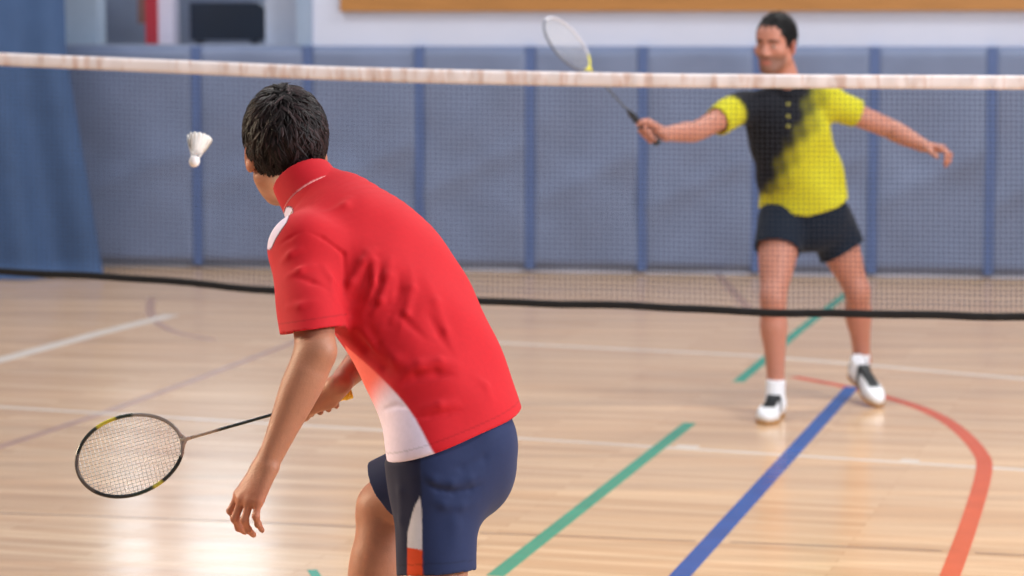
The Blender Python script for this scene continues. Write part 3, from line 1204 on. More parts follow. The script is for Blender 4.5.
arm_f = nrm(Lwr - Lel)
ops = head_ops(HF)
ops += [cap(HF.p(0, -0.022, -0.050), neckB, 0.057, 0.062, 0.03),
        loft([(c, a - 0.035, b - 0.035, u) for c, a, b, u in torso], 0.03),
        cap(neckB, Lsh, 0.045, 0.046, 0.04), cap(neckB, Rsh, 0.045, 0.046, 0.04)]
hand_d = nrm(at(248, 498, 4.855) - Lwr)
hand_b = nrm((-0.60, -0.74, 0.30))
for sh, el, wr in ((Lsh, Lel, Lwr), (Rsh, Rel, Rwr)):
    fa = nrm(wr - el)
    ua = nrm(el - sh)
    out = nrm(np.cross(fa, ua)) if np.linalg.norm(np.cross(fa, ua)) > 0.05 else np.array((1., 0, 0))
    L = np.linalg.norm(wr - el)
    ops += [limb([sh, sh + (el - sh) * 0.45, el - ua * 0.03, el + fa * L * 0.12, el + fa * L * 0.33, el + fa * L * 0.68, wr],
                 [0.052, 0.047, 0.042, 0.0425, 0.0420, 0.0315, 0.0235]),
            ell(el - nrm(fa - ua) * 0.020, (0.026, 0.026, 0.026), None, 0.03)]
# wrist bone, forearm cords and left hand
ops += [ell(Lwr + np.cross(arm_f, hand_b) * 0.020 - arm_f * 0.014, (0.010, 0.010, 0.010), None, 0.016)]
ops += hand_ops(Lwr, hand_d, hand_b, (-0.8, 0.5, 0.0),
                [(0.30, 0.85, 0.40), (0.26, 0.82, 0.40), (0.20, 0.78, 0.40), (0.16, 0.66, 0.35)], spread=0.34, s=0.97, thumb_out=0.35, thumb_dip=0.75)
ops += grip_ops(at(319, 402, 5.246), nrm(tip - butt), Rwr, 0.98, wrap=1.03, u=(0.15, -0.97, -0.12))
# legs
for hp, kn, an, r0 in ((Lhip, Lkn, Lan, 0.080), (Rhip, Rkn, Ran, 0.080)):
    th, shn = nrm(kn - hp), nrm(an - kn)
    back = nrm(shn - th)
    L = np.linalg.norm(an - kn)
    side = nrm(np.cross(th, (0.7, -0.7, 0)))
    ops += [limb([hp, hp + (kn - hp) * 0.5, kn - th * 0.06, kn, kn + shn * 0.07, kn + shn * L * 0.32, kn + shn * L * 0.7, an],
                 [r0, 0.074, 0.060, 0.058, 0.053, 0.056, 0.044, 0.037], 0.03, 24), ell(kn - back * 0.018, (0.044, 0.044, 0.050), None, 0.03),
            ell(kn + shn * L * 0.28 + back * 0.022, (0.042, 0.042, 0.09), None, 0.04)]
ops += [cap(pel + latH * 0.03, pel - latH * 0.03, 0.085, 0.085, 0.05)]
feet = []
for an, fd, flat_ in ((Lan, nrm((-0.80, 0.60, 0)), True), (Ran, nrm((-0.86, 0.50, 0)), False)):
    if flat_:
        heel = np.array((an[0], an[1], 0.001)) - fd * 0.055
        toe = heel + fd * 0.285
    else:
        heel = an - np.array((0, 0, 0.105)) - fd * 0.045
        toe = heel + fd * 0.285
        toe[2] = max(0.001, 0.001)
        heel[2] = max(heel[2], 0.03)
    feet.append((toe, heel))
    u = nrm(toe - heel)
    ops += [cap(an, heel + u * 0.06 + (0, 0, 0.045), 0.036, 0.030, 0.03), cap(heel + u * 0.06 + (0, 0, 0.045), heel + u * 0.22 + (0, 0, 0.032), 0.028, 0.022, 0.03)]
# forearm tendons towards the hand and creases at the elbow
V, Q = surface(ops, (-0.75, 4.6, -0.01), (0.15, 5.75, 1.75), 0.0032)
T = np.tile(sk, (len(V), 1))
T = head_tint(HF, V, T, lin(40, 28, 24), 0.25)
hd = np.linalg.norm(V - (Lwr + hand_d * 0.12), axis=1)
T = mix(T, T * np.array((1.06, 0.86, 0.82)), sstep(0.11, 0.05, hd) * 0.8)
me = mesh_np('person', V, Q, T)
near = link('person', me, SKIN)
tag(near, 'person seen from behind in red polo shirt and navy shorts, holding a racket low', 'person')

# shirt
neckdir = nrm(at(303, 191, 5.33) - at(317, 208, 5.28))
hemc = at(449, 438, 4.99)
axis_lo = nrm(at(449, 446, 4.99) - at(425, 385, 5.03))
sh_ops = [loft(torso, 0.03), cap(at(326, 208, 5.26), Lsh + (0.01, 0, 0), 0.058, 0.069, 0.05), cap(at(336, 208, 5.27), Rsh, 0.060, 0.060, 0.05),
          ell(at(345, 232, 5.20), (0.09, 0.09, 0.07), None, 0.06), cap(at(315, 198, 5.265), at(314, 208, 5.25), 0.063, 0.064, 0.03)]
hem_p = at(457, 434, 4.99)
hem_n = nrm((axis_lo[0] * 0.78, 0.0, axis_lo[2]))
shirt_body = list(sh_ops)
sh_ops.append(half(hem_p, hem_n, 0.006))
slv_e = at(312, 330, 4.938)
slv_d = nrm(slv_e - Lsh)
sl_n = nrm((0.14, -0.10, -0.95))
sh_ops.append(both(cap(Lsh + (0, 0, -0.004), slv_e + slv_d * 0.05, 0.076, 0.065, 0.035), (slv_e, sl_n)))
rs_d = nrm(Rel - Rsh)
rs_e = Rsh + rs_d * 0.20
sh_ops.append(both(cap(Rsh, rs_e + rs_d * 0.05, 0.064, 0.062, 0.035), (rs_e, rs_d)))
WJ = lambda *pts: [np.asarray(q) for q in pts]
SHIRT_FOLDS = []
for pix, w_, am_ in (
        ([(304, 231), (322, 238), (343, 254), (345, 275), (344, 298)], 0.0045, -0.0026),
        ([(278, 246), (290, 238), (304, 231)], 0.004, -0.002),
        ([(279, 264), (290, 254), (304, 246)], 0.008, 0.003), ([(284, 279), (300, 270), (319, 263)], 0.008, 0.003),
        ([(292, 276), (312, 282), (330, 291)], 0.007, -0.0025), ([(284, 308), (300, 306), (320, 301)], 0.008, 0.0028),
        ([(322, 262), (332, 280), (334, 305)], 0.009, 0.003),
        ([(346, 300), (352, 282), (364, 262), (378, 246)], 0.009, 0.0055), ([(350, 318), (358, 300), (366, 280), (369, 258)], 0.010, -0.0055),
        ([(364, 246), (373, 262), (374, 282), (368, 302)], 0.008, 0.005), ([(380, 262), (380, 282), (374, 304), (364, 320)], 0.008, -0.004),
        ([(391, 254), (388, 276), (380, 300), (370, 318)], 0.009, 0.005), ([(400, 268), (399, 290), (392, 312), (386, 330)], 0.008, -0.0035),
        ([(410, 262), (412, 288), (406, 314), (398, 338)], 0.009, 0.0035), ([(422, 272), (436, 302), (446, 330), (452, 356)], 0.012, 0.0025),
        ([(350, 330), (366, 350), (384, 368), (402, 380)], 0.012, -0.005), ([(356, 322), (376, 344), (396, 360), (420, 372)], 0.012, 0.004),
        ([(404, 372), (420, 365), (440, 362), (464, 366)], 0.010, 0.006), ([(398, 386), (416, 377), (436, 374), (458, 376)], 0.008, -0.006),
        ([(412, 418), (430, 416), (448, 413), (464, 409)], 0.005, -0.005), ([(416, 408), (440, 405), (462, 402)], 0.009, 0.003),
        ([(385, 300), (406, 320), (428, 342)], 0.008, -0.003), ([(425, 309), (440, 333), (454, 358)], 0.009, -0.0028),
        ([(397, 293), (393, 310), (390, 326)], 0.009, 0.003), ([(366, 322), (378, 345), (396, 366)], 0.010, -0.004),
        ([(380, 411), (394, 406), (410, 407)], 0.005, -0.003), ([(470, 372), (486, 386), (492, 405)], 0.010, 0.002),
        ([(322, 212), (345, 205), (352, 196)], 0.010, 0.003)):
    SHIRT_FOLDS.append((on_surface(sh_ops, pix, 4.5), w_ * 1.05, am_ * 1.25))
sh_ops.append(folds(SHIRT_FOLDS) if SHIRT_FOLDS else waves([]))
sh_ops.append(waves([((0.5, 0.3, 0.8), 46, 0.3, 0.0010), ((0.9, 0.2, -0.5), 60, 1.1, 0.0008), ((0.2, 0.9, 0.5), 38, 2.2, 0.0012)]))
sh_ops.append(Op(cap(slv_e + slv_d * 0.005, slv_e + slv_d * 0.08, 0.053, 0.056).f, 0.004, 's'))
sh_ops.append(Op(cap(at(314, 199, 5.265), at(296, 170, 5.29), 0.058, 0.060).f, 0.006, 's'))
V, Q = surface(sh_ops, (-0.62, 4.7, 0.6), (0.15, 5.6, 1.45), 0.0034)
T = np.tile(RED, (len(V), 1))
# white side panel: a strip around the left flank that widens towards the hem
C = np.array([s_[0] for s_ in torso])
ax0, ax1 = C[0], C[-8]
h = np.clip((V - ax0) @ (ax1 - ax0) / ((ax1 - ax0) @ (ax1 - ax0)), -0.1, 1.2)
q = V - (ax0 + h[:, None] * (ax1 - ax0))
axn = nrm(ax1 - ax0)
lt = nrm(latH - axn * (latH @ axn))
fw = np.cross(axn, lt)
if fw @ np.array((-0.7, 0.7, 0)) < 0:
    fw = -fw
ang = np.degrees(np.arctan2(q @ fw, -(q @ lt)))
PANEL = dict(a0=-25.0, a1=60.0, top=0.50)
lowb = PANEL['a0'] + 34 * np.clip(h / PANEL['top'], 0, 1) ** 2.0
notslv = 1 - sstep(0.115, 0.10, np.linalg.norm(V - (Lsh + slv_e) / 2, axis=1)) * 1.0
pan = sstep(-1.2, 1.2, ang - lowb) * sstep(PANEL['a1'] + 2, PANEL['a1'] - 2, ang) * sstep(PANEL['top'] + 0.01, PANEL['top'] - 0.01, h)
# the sheer panel's upper end fades to orange red, warm bounce light painted in
T = mix(T, mix(np.tile(WHT, (len(V), 1)), lin(238, 92, 70), sstep(0.20, 0.33, h) * 0.92), pan)
# white shoulder stripe with dark piping on the left front of the yoke
stp = on_surface(sh_ops, [(289, 212), (283, 219), (277, 227), (272, 235), (268, 244)], 4.5)
ds = np.full(len(V), 9.0)
for a_, b_ in zip(stp[:-1], stp[1:]):
    a2, b2 = a_[[0, 2]], b_[[0, 2]]
    hh = np.clip((V[:, [0, 2]] - a2) @ (b2 - a2) / ((b2 - a2) @ (b2 - a2)), 0, 1)
    ds = np.minimum(ds, np.linalg.norm(V[:, [0, 2]] - (a2 + hh[:, None] * (b2 - a2)), axis=1))
T = mix(T, lin(60, 36, 60), sstep(0.0135, 0.0120, ds) * (ds > 0.008))
T = mix(T, WHT, sstep(0.0112, 0.0098, ds))
# sewn hem lines
hd_ = (V - slv_e) @ sl_n
T = T * (1 - 0.22 * (sstep(0.0022, 0.0010, np.abs(hd_ + 0.022)) * (np.linalg.norm(V - slv_e, axis=1) < 0.085)))[:, None]
hm_ = (V - hem_p) @ hem_n
T = T * (1 - 0.22 * sstep(0.0022, 0.0010, np.abs(hm_ + 0.020)))[:, None]
shirt = link('shirt', mesh_np('shirt', V, Q, T), FABRIC, near)
tag(shirt, 'red polo shirt with white side panel')

# collar
ct, cb = at(301.5, 178, 5.285), at(312, 194, 5.265)
cd_ = nrm(ct - cb)
co = [both(cap(cb - cd_ * 0.02, ct + cd_ * 0.02, 0.079, 0.068, 0.01, flat=(np.cross(cd_, latS), 0.96)), (ct, nrm(cd_ + 0.10 * latS)), (cb - cd_ * 0.012, -cd_)),
      Op(cap(cb - cd_ * 0.06, ct + cd_ * 0.06, 0.0725, 0.0615, flat=(np.cross(cd_, latS), 0.96)).f, 0.003, 's')]
V, Q = surface(co, cb - 0.16, cb + 0.16, 0.003)
T = np.tile(lin(188, 22, 36), (len(V), 1))
T = mix(T, lin(224, 150, 150), sstep(-0.0075, -0.0095, (V - cb) @ cd_))
link('collar', mesh_np('collar', V, Q, T), FABRIC, shirt)

# shorts
lt_e, rt_e = at(437, 573, 4.885), at(392, 482, 5.165)
ltd, rtd = nrm(lt_e - Lhip), nrm(rt_e - Rhip)
so = [loft(resample([(at(444, 422, 5.0), 0.150, 0.105, latH), (at(451, 445, 4.995), 0.154, 0.114, latH), (at(455, 472, 4.99), 0.145, 0.114, latH)], 6), 0.04),
      ell(at(474, 446, 4.97), (0.082, 0.085, 0.085), None, 0.05),
      both(cap(Lhip + ltd * 0.02, lt_e + ltd * 0.06, 0.091, 0.081, 0.05), (lt_e, nrm(ltd + (0.06, 0, -0.1)))),
      both(cap(Rhip, rt_e + rtd * 0.06, 0.098, 0.084, 0.05), (rt_e, rtd))]
SHORT_FOLDS = []
for pix, w_, am_ in (
        ([(484, 484), (470, 490), (454, 493), (438, 490), (424, 482)], 0.006, -0.006), ([(486, 472), (470, 479), (452, 483), (434, 480), (420, 470)], 0.010, 0.006),
        ([(480, 500), (462, 506), (444, 505), (428, 498)], 0.011, 0.004), ([(500, 440), (484, 458), (462, 468), (438, 466)], 0.010, -0.003),
        ([(396, 462), (400, 490), (401, 520), (404, 560)], 0.012, 0.003), ([(452, 500), (456, 525), (455, 560)], 0.016, 0.0025)):
    SHORT_FOLDS.append((on_surface(so, pix, 4.4), w_, am_ * 0.75))
so.append(folds(SHORT_FOLDS) if SHORT_FOLDS else waves([]))
so.append(waves([((0.5, 0.3, 0.8), 40, 0.7, 0.0012), ((0.9, 0.2, -0.5), 52, 2.1, 0.0010)]))
so.append(Op(cap(lt_e - ltd * 0.03, lt_e + ltd * 0.1, 0.077, 0.078).f, 0.004, 's'))
so.append(Op(cap(rt_e - rtd * 0.03, rt_e + rtd * 0.1, 0.077, 0.077).f, 0.004, 's'))
so.append(half(at(446, 420, 5.0), -axis_lo, 0.01))
so.append(Op(lambda P: -np.minimum(field(shirt_body, P) + 0.006, -((P - hem_p) @ hem_n) - 0.004), 0.008, 's'))
V, Q = surface(so, (-0.45, 4.65, 0.4), (0.2, 5.4, 1.0), 0.0036)
T = np.tile(NAVY, (len(V), 1))
# white wedge and orange hem patch on the outer seam of the left leg
h = (V - Lhip) @ ltd
q = V - (Lhip + h[:, None] * ltd)
lt2 = nrm(latH - ltd * (latH @ ltd))
fw2 = np.cross(ltd, lt2)
if fw2 @ np.array((-0.7, 0.7, 0)) < 0:
    fw2 = -fw2
ang = np.degrees(np.arctan2(q @ fw2, -(q @ lt2)))
Lleg = (lt_e - Lhip) @ ltd
tt_ = h / Lleg
near_leg = np.linalg.norm(q, axis=1) < 0.115
wmax = np.interp(tt_, [0.26, 0.42, 0.62, 1.0], [0, 13, 23, 27])
SEAM0 = -26.0
T = mix(T, lin(30, 32, 58), sstep(-1.2, 1.2, ang - SEAM0) * sstep(100, 96, ang) * near_leg)
w = sstep(-1.2, 1.2, ang - SEAM0) * sstep(1.2, -1.2, ang - SEAM0 - wmax) * (tt_ > 0.27) * near_leg
T = mix(T, mix(np.tile(lin(206, 202, 210), (len(V), 1)), ORG, sstep(0.775, 0.785, tt_ + 0.0012 * (ang - SEAM0))), w)
T = mix(T, lin(30, 34, 58), (sstep(2.5, 0.8, np.abs(ang - SEAM0)) * (tt_ < 0.3) * near_leg) * 0.8)
hm_ = (V - lt_e) @ nrm(ltd + (0.06, 0, -0.1))
T = T * (1 - 0.25 * sstep(0.0022, 0.0010, np.abs(hm_ + 0.022)) * near_leg)[:, None]
shorts = link('shorts', mesh_np('shorts', V, Q, T), FABRIC, near)
tag(shorts, 'navy shorts with white and orange side wedge')

# hair: a shell shaped like the haircut with combed locks growing from the crown
hs = HF.s
def hair_zmin(y, pts):
    return np.interp(y, [p_[0] for p_ in pts], [p_[1] for p_ in pts])


HZ = [(-0.12, -0.070), (-0.07, -0.068), (-0.045, -0.062), (-0.025, -0.030), (-0.012, 0.022), (0.004, 0.020), (0.012, 0.0), (0.022, 0.005), (0.035, 0.045), (0.06, 0.060), (0.12, 0.062)]


def hair_field(F, r, c, HZ, rough):
    def f(P):
        L = F.l(P)
        q = L - np.array(c)
        rr = np.array(r)
        k0 = np.sqrt(((q / rr) ** 2).sum(1))
        k1 = np.sqrt(((q / (rr * rr)) ** 2).sum(1))
        d = k0 * (k0 - 1) / np.maximum(k1, 1e-9)
        d = d - rough * (np.sin(L[:, 0] * 190 + 40 * L[:, 1]) * np.sin(L[:, 2] * 120 + 1) + 0.6 * np.sin(L[:, 1] * 230 + L[:, 2] * 90))
        zm = hair_zmin(L[:, 1], HZ)
        d = np.maximum(d, (zm - L[:, 2]) * 0.8)
        return d * F.s
    return Op(f, 0.001)


def hair(F, parent, r, c, HZ, rough, nst, length, width, base, hi, seed, h, crown, label=None, lift=0.22):
    op = hair_field(F, r, c, HZ, rough)
    lo, up = F.o - 0.17, F.o + 0.19
    V, Q = surface([op], lo, up, h)
    T = np.tile(base, (len(V), 1))
    rs = np.random.RandomState(seed)
    Nn = normals([op], V)
    L = F.l(V)
    outer = np.linalg.norm((L - np.array(c)) / np.array(r), axis=1) > 0.97
    pool = np.nonzero(outer)[0]
    pick = pool[rs.randint(0, len(pool), nst)]
    Fs, Vs, Ts = [Q], [V], [T]
    cr = F.p(*crown)
    upv = F.R[:, 2]
    off = len(V)
    SV, SF, ST = [], [], []
    for i in pick:
        p, n = V[i], Nn[i]
        fl = p - cr
        sw = np.cross(n, fl) * 0.45 * (1 if rs.rand() > 0.25 else -1)
        g = nrm(fl + sw * rs.uniform(0, 1.0) + rs.normal(0, 0.012, 3) - upv * 0.02)
        g = g - n * (g @ n)
        if np.linalg.norm(g) < 1e-4:
            continue
        g = nrm(g)
        side = np.cross(n, g)
        ln = length * rs.uniform(0.55, 1.25)
        w = width * rs.uniform(0.6, 1.4)
        lf = rs.uniform(0.1, 1.0) * lift
        bend = rs.normal(0, 0.35)
        tone = mix(base[None], hi, np.array([rs.rand() ** 2]))[0]
        ctr = F.p(*c)
        for k_, t in enumerate((0, 0.35, 0.7, 1.0)):
            x = p + g * ln * t + side * bend * ln * t * t + n * (0.0015 + lf * ln * (t * 0.5 - 0.45 * t * t))
            v = F.l(x[None])[0] - np.array(c)
            kk = np.sqrt(((v / np.array(r)) ** 2).sum())
            kc = min(max(kk, 1.012 + 0.012 * k_), 1.03 + 0.02 * k_ * lift / 0.22)
            x = F.p(*(np.array(c) + v * (kc / kk)))
            ww = w * (1, 0.95, 0.65, 0.06)[k_]
            SV += [x - side * ww, x + n * ww * 0.7, x + side * ww]
            ST += [tone] * 3
        for k_ in range(3):
            a = off + 3 * k_
            SF += [(a, a + 1, a + 4, a + 3), (a + 1, a + 2, a + 5, a + 4)]
        off += 12
    V = np.concatenate([V, np.array(SV)])
    Q = np.concatenate([Q, np.array(SF)])
    T = np.concatenate([T, np.array(ST)])
    o = link('hair', mesh_np('hair', V, Q, T), HAIRM, parent)
    if label:
        tag(o, label)
    return o


hair(HF, near, (0.083, 0.103, 0.100), (0, -0.020, 0.032), HZ, 0.0028, 2400, 0.040, 0.0034, lin(18, 13, 15), lin(56, 40, 42), 4, 0.003, (-0.01, -0.075, 0.105),
     'short tousled dark brown hair', lift=0.34)

for (toe, heel) in feet:
    shoe(near, toe, heel)
for an, (toe, heel) in zip((Lan, Ran), feet):
    u = nrm(toe - heel)
    V, Q = surface([both(cap(heel + u * 0.06 + (0, 0, 0.05), an + (0, 0, 0.06), 0.041, 0.042, 0.02), (an + np.array((0, 0, 0.05)), (0, 0, 1)))], an - 0.2, an + 0.2, 0.005)
    link('sock', mesh_np('sock', V, Q), SOCKM, near)

# ------------------------------------------------------------------ far player in yellow
sf = lin(190, 130, 112)
YEL, BLK = lin(200, 194, 38), lin(15, 18, 28)
fx = Frame(at(775.5, 44.5, 10.40), (-0.54, -0.84, -0.06), (0.02, -0.03, 1), 1.0)
nb_ = at(790, 90, 10.45)
latF = nrm((-0.98, 0.16, 0.0))       # his right
rsh, rel, rwr = at(742, 107, 10.42), at(697, 131, 10.18), at(665, 134, 9.98)
lsh, lel, lwr = at(828, 103, 10.45), at(888, 128, 10.50), at(924, 146, 10.42)
tors = resample([(at(806, 216, 10.52), 0.198, 0.130, latF), (at(802, 190, 10.52), 0.194, 0.130, latF), (at(794, 160, 10.50), 0.184, 0.126, latF),
                 (at(788, 130, 10.47), 0.184, 0.124, latF), (at(786, 110, 10.46), 0.170, 0.108, latF), (at(788, 97, 10.46), 0.112, 0.080, latF), (at(789, 90, 10.46), 0.07, 0.066, latF)], 24)
rhp, rkn, ran = at(781, 222, 10.50), at(773, 299, 10.30), at(776, 386, 10.32)
lhp, lkn, lan = at(829, 220, 10.60), at(857, 291, 10.62), at(862, 360, 10.80)

fbutt, ftip = at(658.5, 144, 9.96), at(545, 20, 9.86)
racket('badminton_racket', fbutt, ftip, (0.62, -0.55, 0.55),
       dict(hoop=lambda t: lin(224, 214, 60) if 140 < math.degrees(t) < 200 else (lin(104, 108, 122) if math.degrees(t) > 200 else lin(206, 206, 218)), sr=0.0003,
            throat=lin(226, 216, 60), cone=lin(28, 30, 36), grip=lin(26, 28, 34), butt=lin(24, 26, 32), shaft=lambda b: lin(70, 74, 84)),
       'badminton racket with black grip raised towards the net by the player in yellow')
ops = head_ops(fx)
ops += [cap(fx.p(0, -0.022, -0.050), nb_, 0.058, 0.056, 0.03), loft([(c - np.array((0, 0, 0.02)), a - 0.04, b - 0.04, u) for c, a, b, u in tors[:-3]], 0.03),
        cap(nb_ - np.array((0, 0, 0.03)), rsh, 0.03, 0.042, 0.03), cap(nb_ - np.array((0, 0, 0.03)), lsh, 0.03, 0.042, 0.03)]
for sh, el, wr in ((rsh, rel, rwr), (lsh, lel, lwr)):
    fa = nrm(wr - el)
    L = np.linalg.norm(wr - el)
    ops += [limb([sh, sh + (el - sh) * 0.5, el, el + fa * L * 0.3, el + fa * L * 0.7, wr], [0.052, 0.048, 0.043, 0.0435, 0.035, 0.028])]
ops += grip_ops(at(648, 132, 9.95), nrm(ftip - fbutt), rwr, 1.05)
ops += hand_ops(lwr, nrm(at(946, 149, 10.36) - lwr), (0.15, 0.1, 1.0), (-0.1, -1.0, 0.1),
                [(0.45, 0.9, 0.5), (0.55, 1.0, 0.5), (0.65, 1.0, 0.5), (0.7, 0.9, 0.5)], spread=0.4, s=1.02, k=0.007)
for hp, kn, an in ((rhp, rkn, ran), (lhp, lkn, lan)):
    th, shn = nrm(kn - hp), nrm(an - kn)
    L = np.linalg.norm(an - kn)
    ops += [limb([hp, hp + (kn - hp) * 0.5, kn - th * 0.07, kn, kn + shn * 0.08, kn + shn * L * 0.33, kn + shn * L * 0.7, an],
                 [0.092, 0.082, 0.062, 0.058, 0.052, 0.056, 0.043, 0.036], 0.03, 24), ell(kn + (0, -0.018, 0), (0.042, 0.042, 0.050), None, 0.03),
            ell(kn + shn * L * 0.28 + (0.0, 0.026, 0), (0.046, 0.042, 0.09), None, 0.04)]
ops += [cap(at(795, 220, 10.55), at(815, 220, 10.56), 0.115, 0.115, 0.06)]
ftoe, fheel = at_floor(765, 425) + (0, 0, 0.001), None
dd_ = nrm((-0.28, -0.96, 0))
fheel = ftoe - dd_ * 0.295
t2 = at_floor(879, 408) + (0, 0, 0.001)
h2 = t2 + np.array((-0.085, 0.25, 0.115))
for an, (toe, heel) in ((ran, (ftoe, fheel)), (lan, (t2, h2))):
    u = nrm(toe - heel)
    ops += [cap(an, heel + u * 0.06 + (0, 0, 0.05), 0.036, 0.032, 0.03), cap(heel + u * 0.06 + (0, 0, 0.05), heel + u * 0.22 + (0, 0, 0.032), 0.028, 0.022, 0.03)]
V, Q = surface(ops, (0.4, 9.7, -0.01), (2.1, 11.2, 1.95), 0.0045)
T = np.tile(sf, (len(V), 1))
T = head_tint(fx, V, T, lin(36, 28, 26), 0.75)
far = link('person', mesh_np('person', V, Q, T), SKIN)
tag(far, 'person beyond the net in yellow and black shirt, facing the camera with arms spread', 'person')

re_, le_ = at(717, 121, 10.29), at(857, 115, 10.48)
rd_, ld_ = nrm(re_ - rsh), nrm(le_ - lsh)
hemp = at(803, 208, 10.52)
fs = [loft(tors, 0.03), cap(at(782, 101, 10.46), rsh, 0.060, 0.064, 0.04), cap(at(796, 99, 10.46), lsh, 0.060, 0.064, 0.04),
      both(cap(rsh, re_ + rd_ * 0.05, 0.070, 0.063, 0.03), (re_, rd_)), both(cap(lsh, le_ + ld_ * 0.05, 0.070, 0.063, 0.03), (le_, ld_))]
def vhem(P):
    x = (P[:, 0] - hemp[0])
    return -(P[:, 2] - (hemp[2] + 0.05 * (np.abs(x - 0.01) / 0.18) ** 1.2 * 1.0 + 0.12 * x - 0.035))
fs.append(Op(vhem, 0.006, 'i'))
fs.append(waves([((0.9, 0.2, 0.5), 30, 0.3, 0.0030), ((0.6, 0.2, -0.8), 44, 1.1, 0.0022), ((0.2, 0.9, 0.9), 26, 2.2, 0.0030)]))
fs.append(Op(cap(re_ - rd_ * 0.02, re_ + rd_ * 0.1, 0.056, 0.057).f, 0.004, 's'))
fs.append(Op(cap(le_ - ld_ * 0.02, le_ + ld_ * 0.1, 0.056, 0.057).f, 0.004, 's'))
V, Q = surface(fs, (0.7, 9.9, 0.6), (1.8, 10.9, 1.55), 0.005)
T = np.tile(YEL, (len(V), 1))
X = (V - hemp) @ -latF           # towards his left
Z = V[:, 2] - hemp[2]
rr = np.sin(X * 95 + Z * 31) * 0.5 + np.sin(X * 41 - Z * 67 + 1.3) * 0.5
slv = sstep(0.045, 0.085, (V - rsh) @ rd_) * (Z > 0.24)
bd = X - np.interp(Z, [-0.02, 0.05, 0.15, 0.25, 0.34, 0.42, 0.5], [-0.16, -0.13, -0.08, -0.05, 0.02, 0.045, 0.06])
blk = sstep(0.085, -0.075, bd + 0.02 * rr) * sstep(0.03, 0.09, Z + 0.02 * rr) * (1 - slv)
T = mix(T, BLK, blk)
fshirt = link('shirt', mesh_np('shirt', V, Q, T), FABRIC, far)
tag(fshirt, 'yellow polo shirt fading to black on one side')
fc0, fc1 = at(789, 94, 10.455), at(788, 82, 10.45)
fcd = nrm(fc1 - fc0)
co = [both(cap(fc0 - fcd * 0.03, fc1 + fcd * 0.03, 0.086, 0.074, 0.01), (fc1, nrm(fcd + np.array((0, -0.35, 0)))), (fc0 - fcd * 0.015, -fcd)),
      Op(cap(fc0 - fcd * 0.06, fc1 + fcd * 0.06, 0.079, 0.067).f, 0.003, 's')]
V, Q = surface(co, fc0 - 0.16, fc0 + 0.16, 0.004)
link('collar', mesh_np('collar', V, Q, np.tile(BLK, (len(V), 1))), FABRIC, fshirt)
for yy in (104, 116, 126):
    bt = MB()
    c_ = at(788, yy, 10.335)
    bt.tube([c_, c_ + np.array((0, -0.012, 0))], 0.007, 10, lin(190, 184, 90))
    bt.build('button', FABRIC, fshirt, tint=True)

fr_e, fl_e = at(777, 250, 10.42), at(842, 252, 10.60)
fr_d, fl_d = nrm(fr_e - rhp), nrm(fl_e - lhp)
so = [loft(resample([(at(804, 200, 10.53), 0.180, 0.118, latF), (at(805, 214, 10.53), 0.190, 0.124, latF), (at(805, 226, 10.54), 0.19, 0.12, latF)], 6), 0.04),
      both(cap(rhp, fr_e + fr_d * 0.06, 0.102, 0.100, 0.04), (fr_e, fr_d)), both(cap(lhp, fl_e + fl_d * 0.06, 0.106, 0.108, 0.04), (fl_e, nrm(fl_d + (0.15, 0, 0)))),
      waves([((0.5, 0.3, 0.8), 30, 0.7, 0.002)]),
      Op(cap(fr_e - fr_d * 0.02, fr_e + fr_d * 0.1, 0.094, 0.094).f, 0.004, 's'), Op(cap(fl_e - fl_d * 0.02, fl_e + fl_d * 0.1, 0.10, 0.102).f, 0.004, 's'),
      half(at(804, 202, 10.53), (0, 0, 1), 0.01)]
V, Q = surface(so, (0.9, 10.1, 0.5), (1.8, 11.0, 1.1), 0.005)
fsh = link('shorts', mesh_np('shorts', V, Q, np.tile(lin(12, 26, 44), (len(V), 1))), FABRIC, far)
FHZ = [(-0.12, -0.062), (-0.06, -0.058), (-0.03, -0.035), (-0.016, 0.018), (0.0, 0.018), (0.008, -0.014), (0.026, -0.006), (0.036, 0.026), (0.05, 0.043), (0.12, 0.047)]
hair(fx, far, (0.081, 0.105, 0.103), (0, -0.014, 0.036), FHZ, 0.001, 700, 0.022, 0.0024, lin(17, 16, 18), lin(36, 33, 35), 9, 0.004, (0, -0.07, 0.10), 'short black hair')
for (toe, heel), an, lb in (((ftoe, fheel), ran, None), ((t2, h2), lan, None)):
    shoe(far, toe, heel)
    u = nrm(toe - heel)
    V, Q = surface([both(cap(heel + u * 0.06 + (0, 0, 0.05), an + (0, 0, 0.06), 0.042, 0.042, 0.02), (an + np.array((0, 0, 0.03)), (0, 0, 1)))], an - 0.22, an + 0.2, 0.005)
    link('sock', mesh_np('sock', V, Q), SOCKM, far)

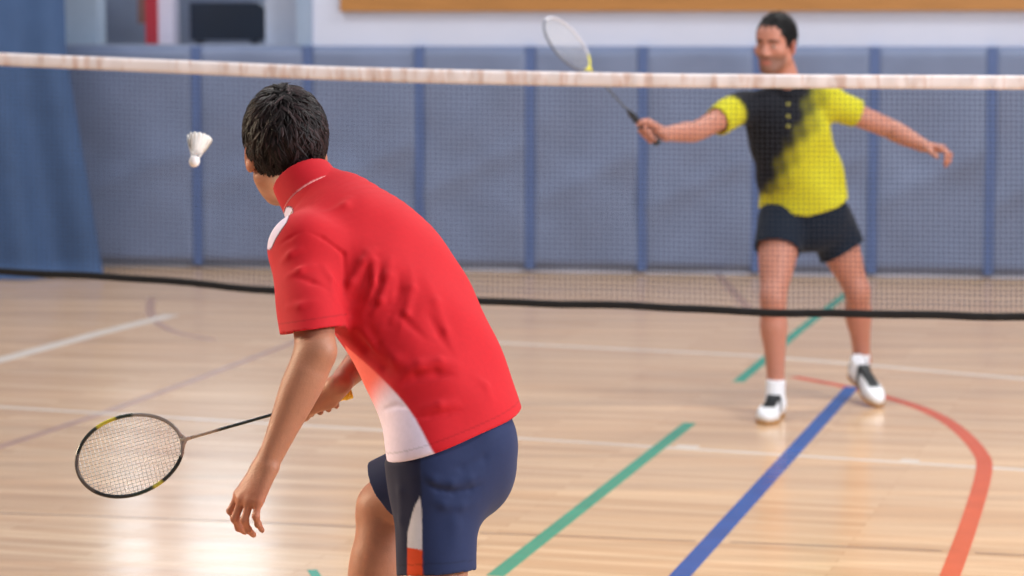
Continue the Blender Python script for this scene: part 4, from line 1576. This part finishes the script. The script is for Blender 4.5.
# ------------------------------------------------------------------ shuttlecock in flight
cork0, topc = at(194.3, 161.5, 6.58), at(199.8, 137.0, 6.615)
ax = nrm(topc - cork0)
u1 = nrm(np.cross(ax, (0, 1, 0)))
u2 = np.cross(ax, u1)
sroot = empty('shuttlecock', cork0)
tag(sroot, 'white feather shuttlecock in flight left of the head of the player in red', 'shuttlecock')
FEA = mat('white_feather', lin(238, 236, 236), rough=0.7, noise=0.04, nscale=120)
mb = MB()
prof = [(-0.0150, 0.002), (-0.0135, 0.008), (-0.009, 0.0125), (-0.002, 0.0146), (0.006, 0.0146), (0.011, 0.0132), (0.012, 0.009)]
mb.tube([cork0 + ax * z for z, _ in prof], [r_ for _, r_ in prof], 24)
tag(mb.build('cork', mat('cork_leather', lin(238, 232, 234), rough=0.5, noise=0.05), sroot), 'round white cork base')
mb = MB()
for z, rr_ in ((0.026, 0.0166), (0.035, 0.0196)):
    mb.tube([cork0 + ax * z + (u1 * math.cos(a) + u2 * math.sin(a)) * rr_ for a in np.linspace(0, 2 * math.pi, 32, endpoint=False)], 0.0007, 6, closed=True)
mb.build('thread_rings', FEA, sroot)
for i in range(16):
    a = 2 * math.pi * i / 16
    o1 = u1 * math.cos(a) + u2 * math.sin(a)
    tg = -u1 * math.sin(a) + u2 * math.cos(a)
    prof = [(0.008, 0.010, 0.0012), (0.024, 0.0155, 0.0013), (0.030, 0.0175, 0.0042), (0.042, 0.0220, 0.0082), (0.056, 0.0268, 0.0096), (0.066, 0.0305, 0.0096), (0.072, 0.0328, 0.0070), (0.0745, 0.0338, 0.0018)]
    V, F = [], []
    for z, rr_, w_ in prof:
        c_ = cork0 + ax * z + o1 * rr_
        tw = tg * math.cos(0.28) + o1 * math.sin(0.28)
        nn = np.cross(tw, ax)
        V += [c_ - tw * w_ - nn * 0.0002, c_ - nn * 0.0011, c_ + tw * w_ - nn * 0.0002, c_ + nn * 0.0006]
    for k_ in range(len(prof) - 1):
        for q_ in range(4):
            F.append((4 * k_ + q_, 4 * k_ + (q_ + 1) % 4, 4 * k_ + 4 + (q_ + 1) % 4, 4 * k_ + 4 + q_))
    F += [(3, 2, 1, 0), tuple(4 * (len(prof) - 1) + q_ for q_ in range(4))]
    link('feather', mesh_np('feather', V, F), FEA, sroot)
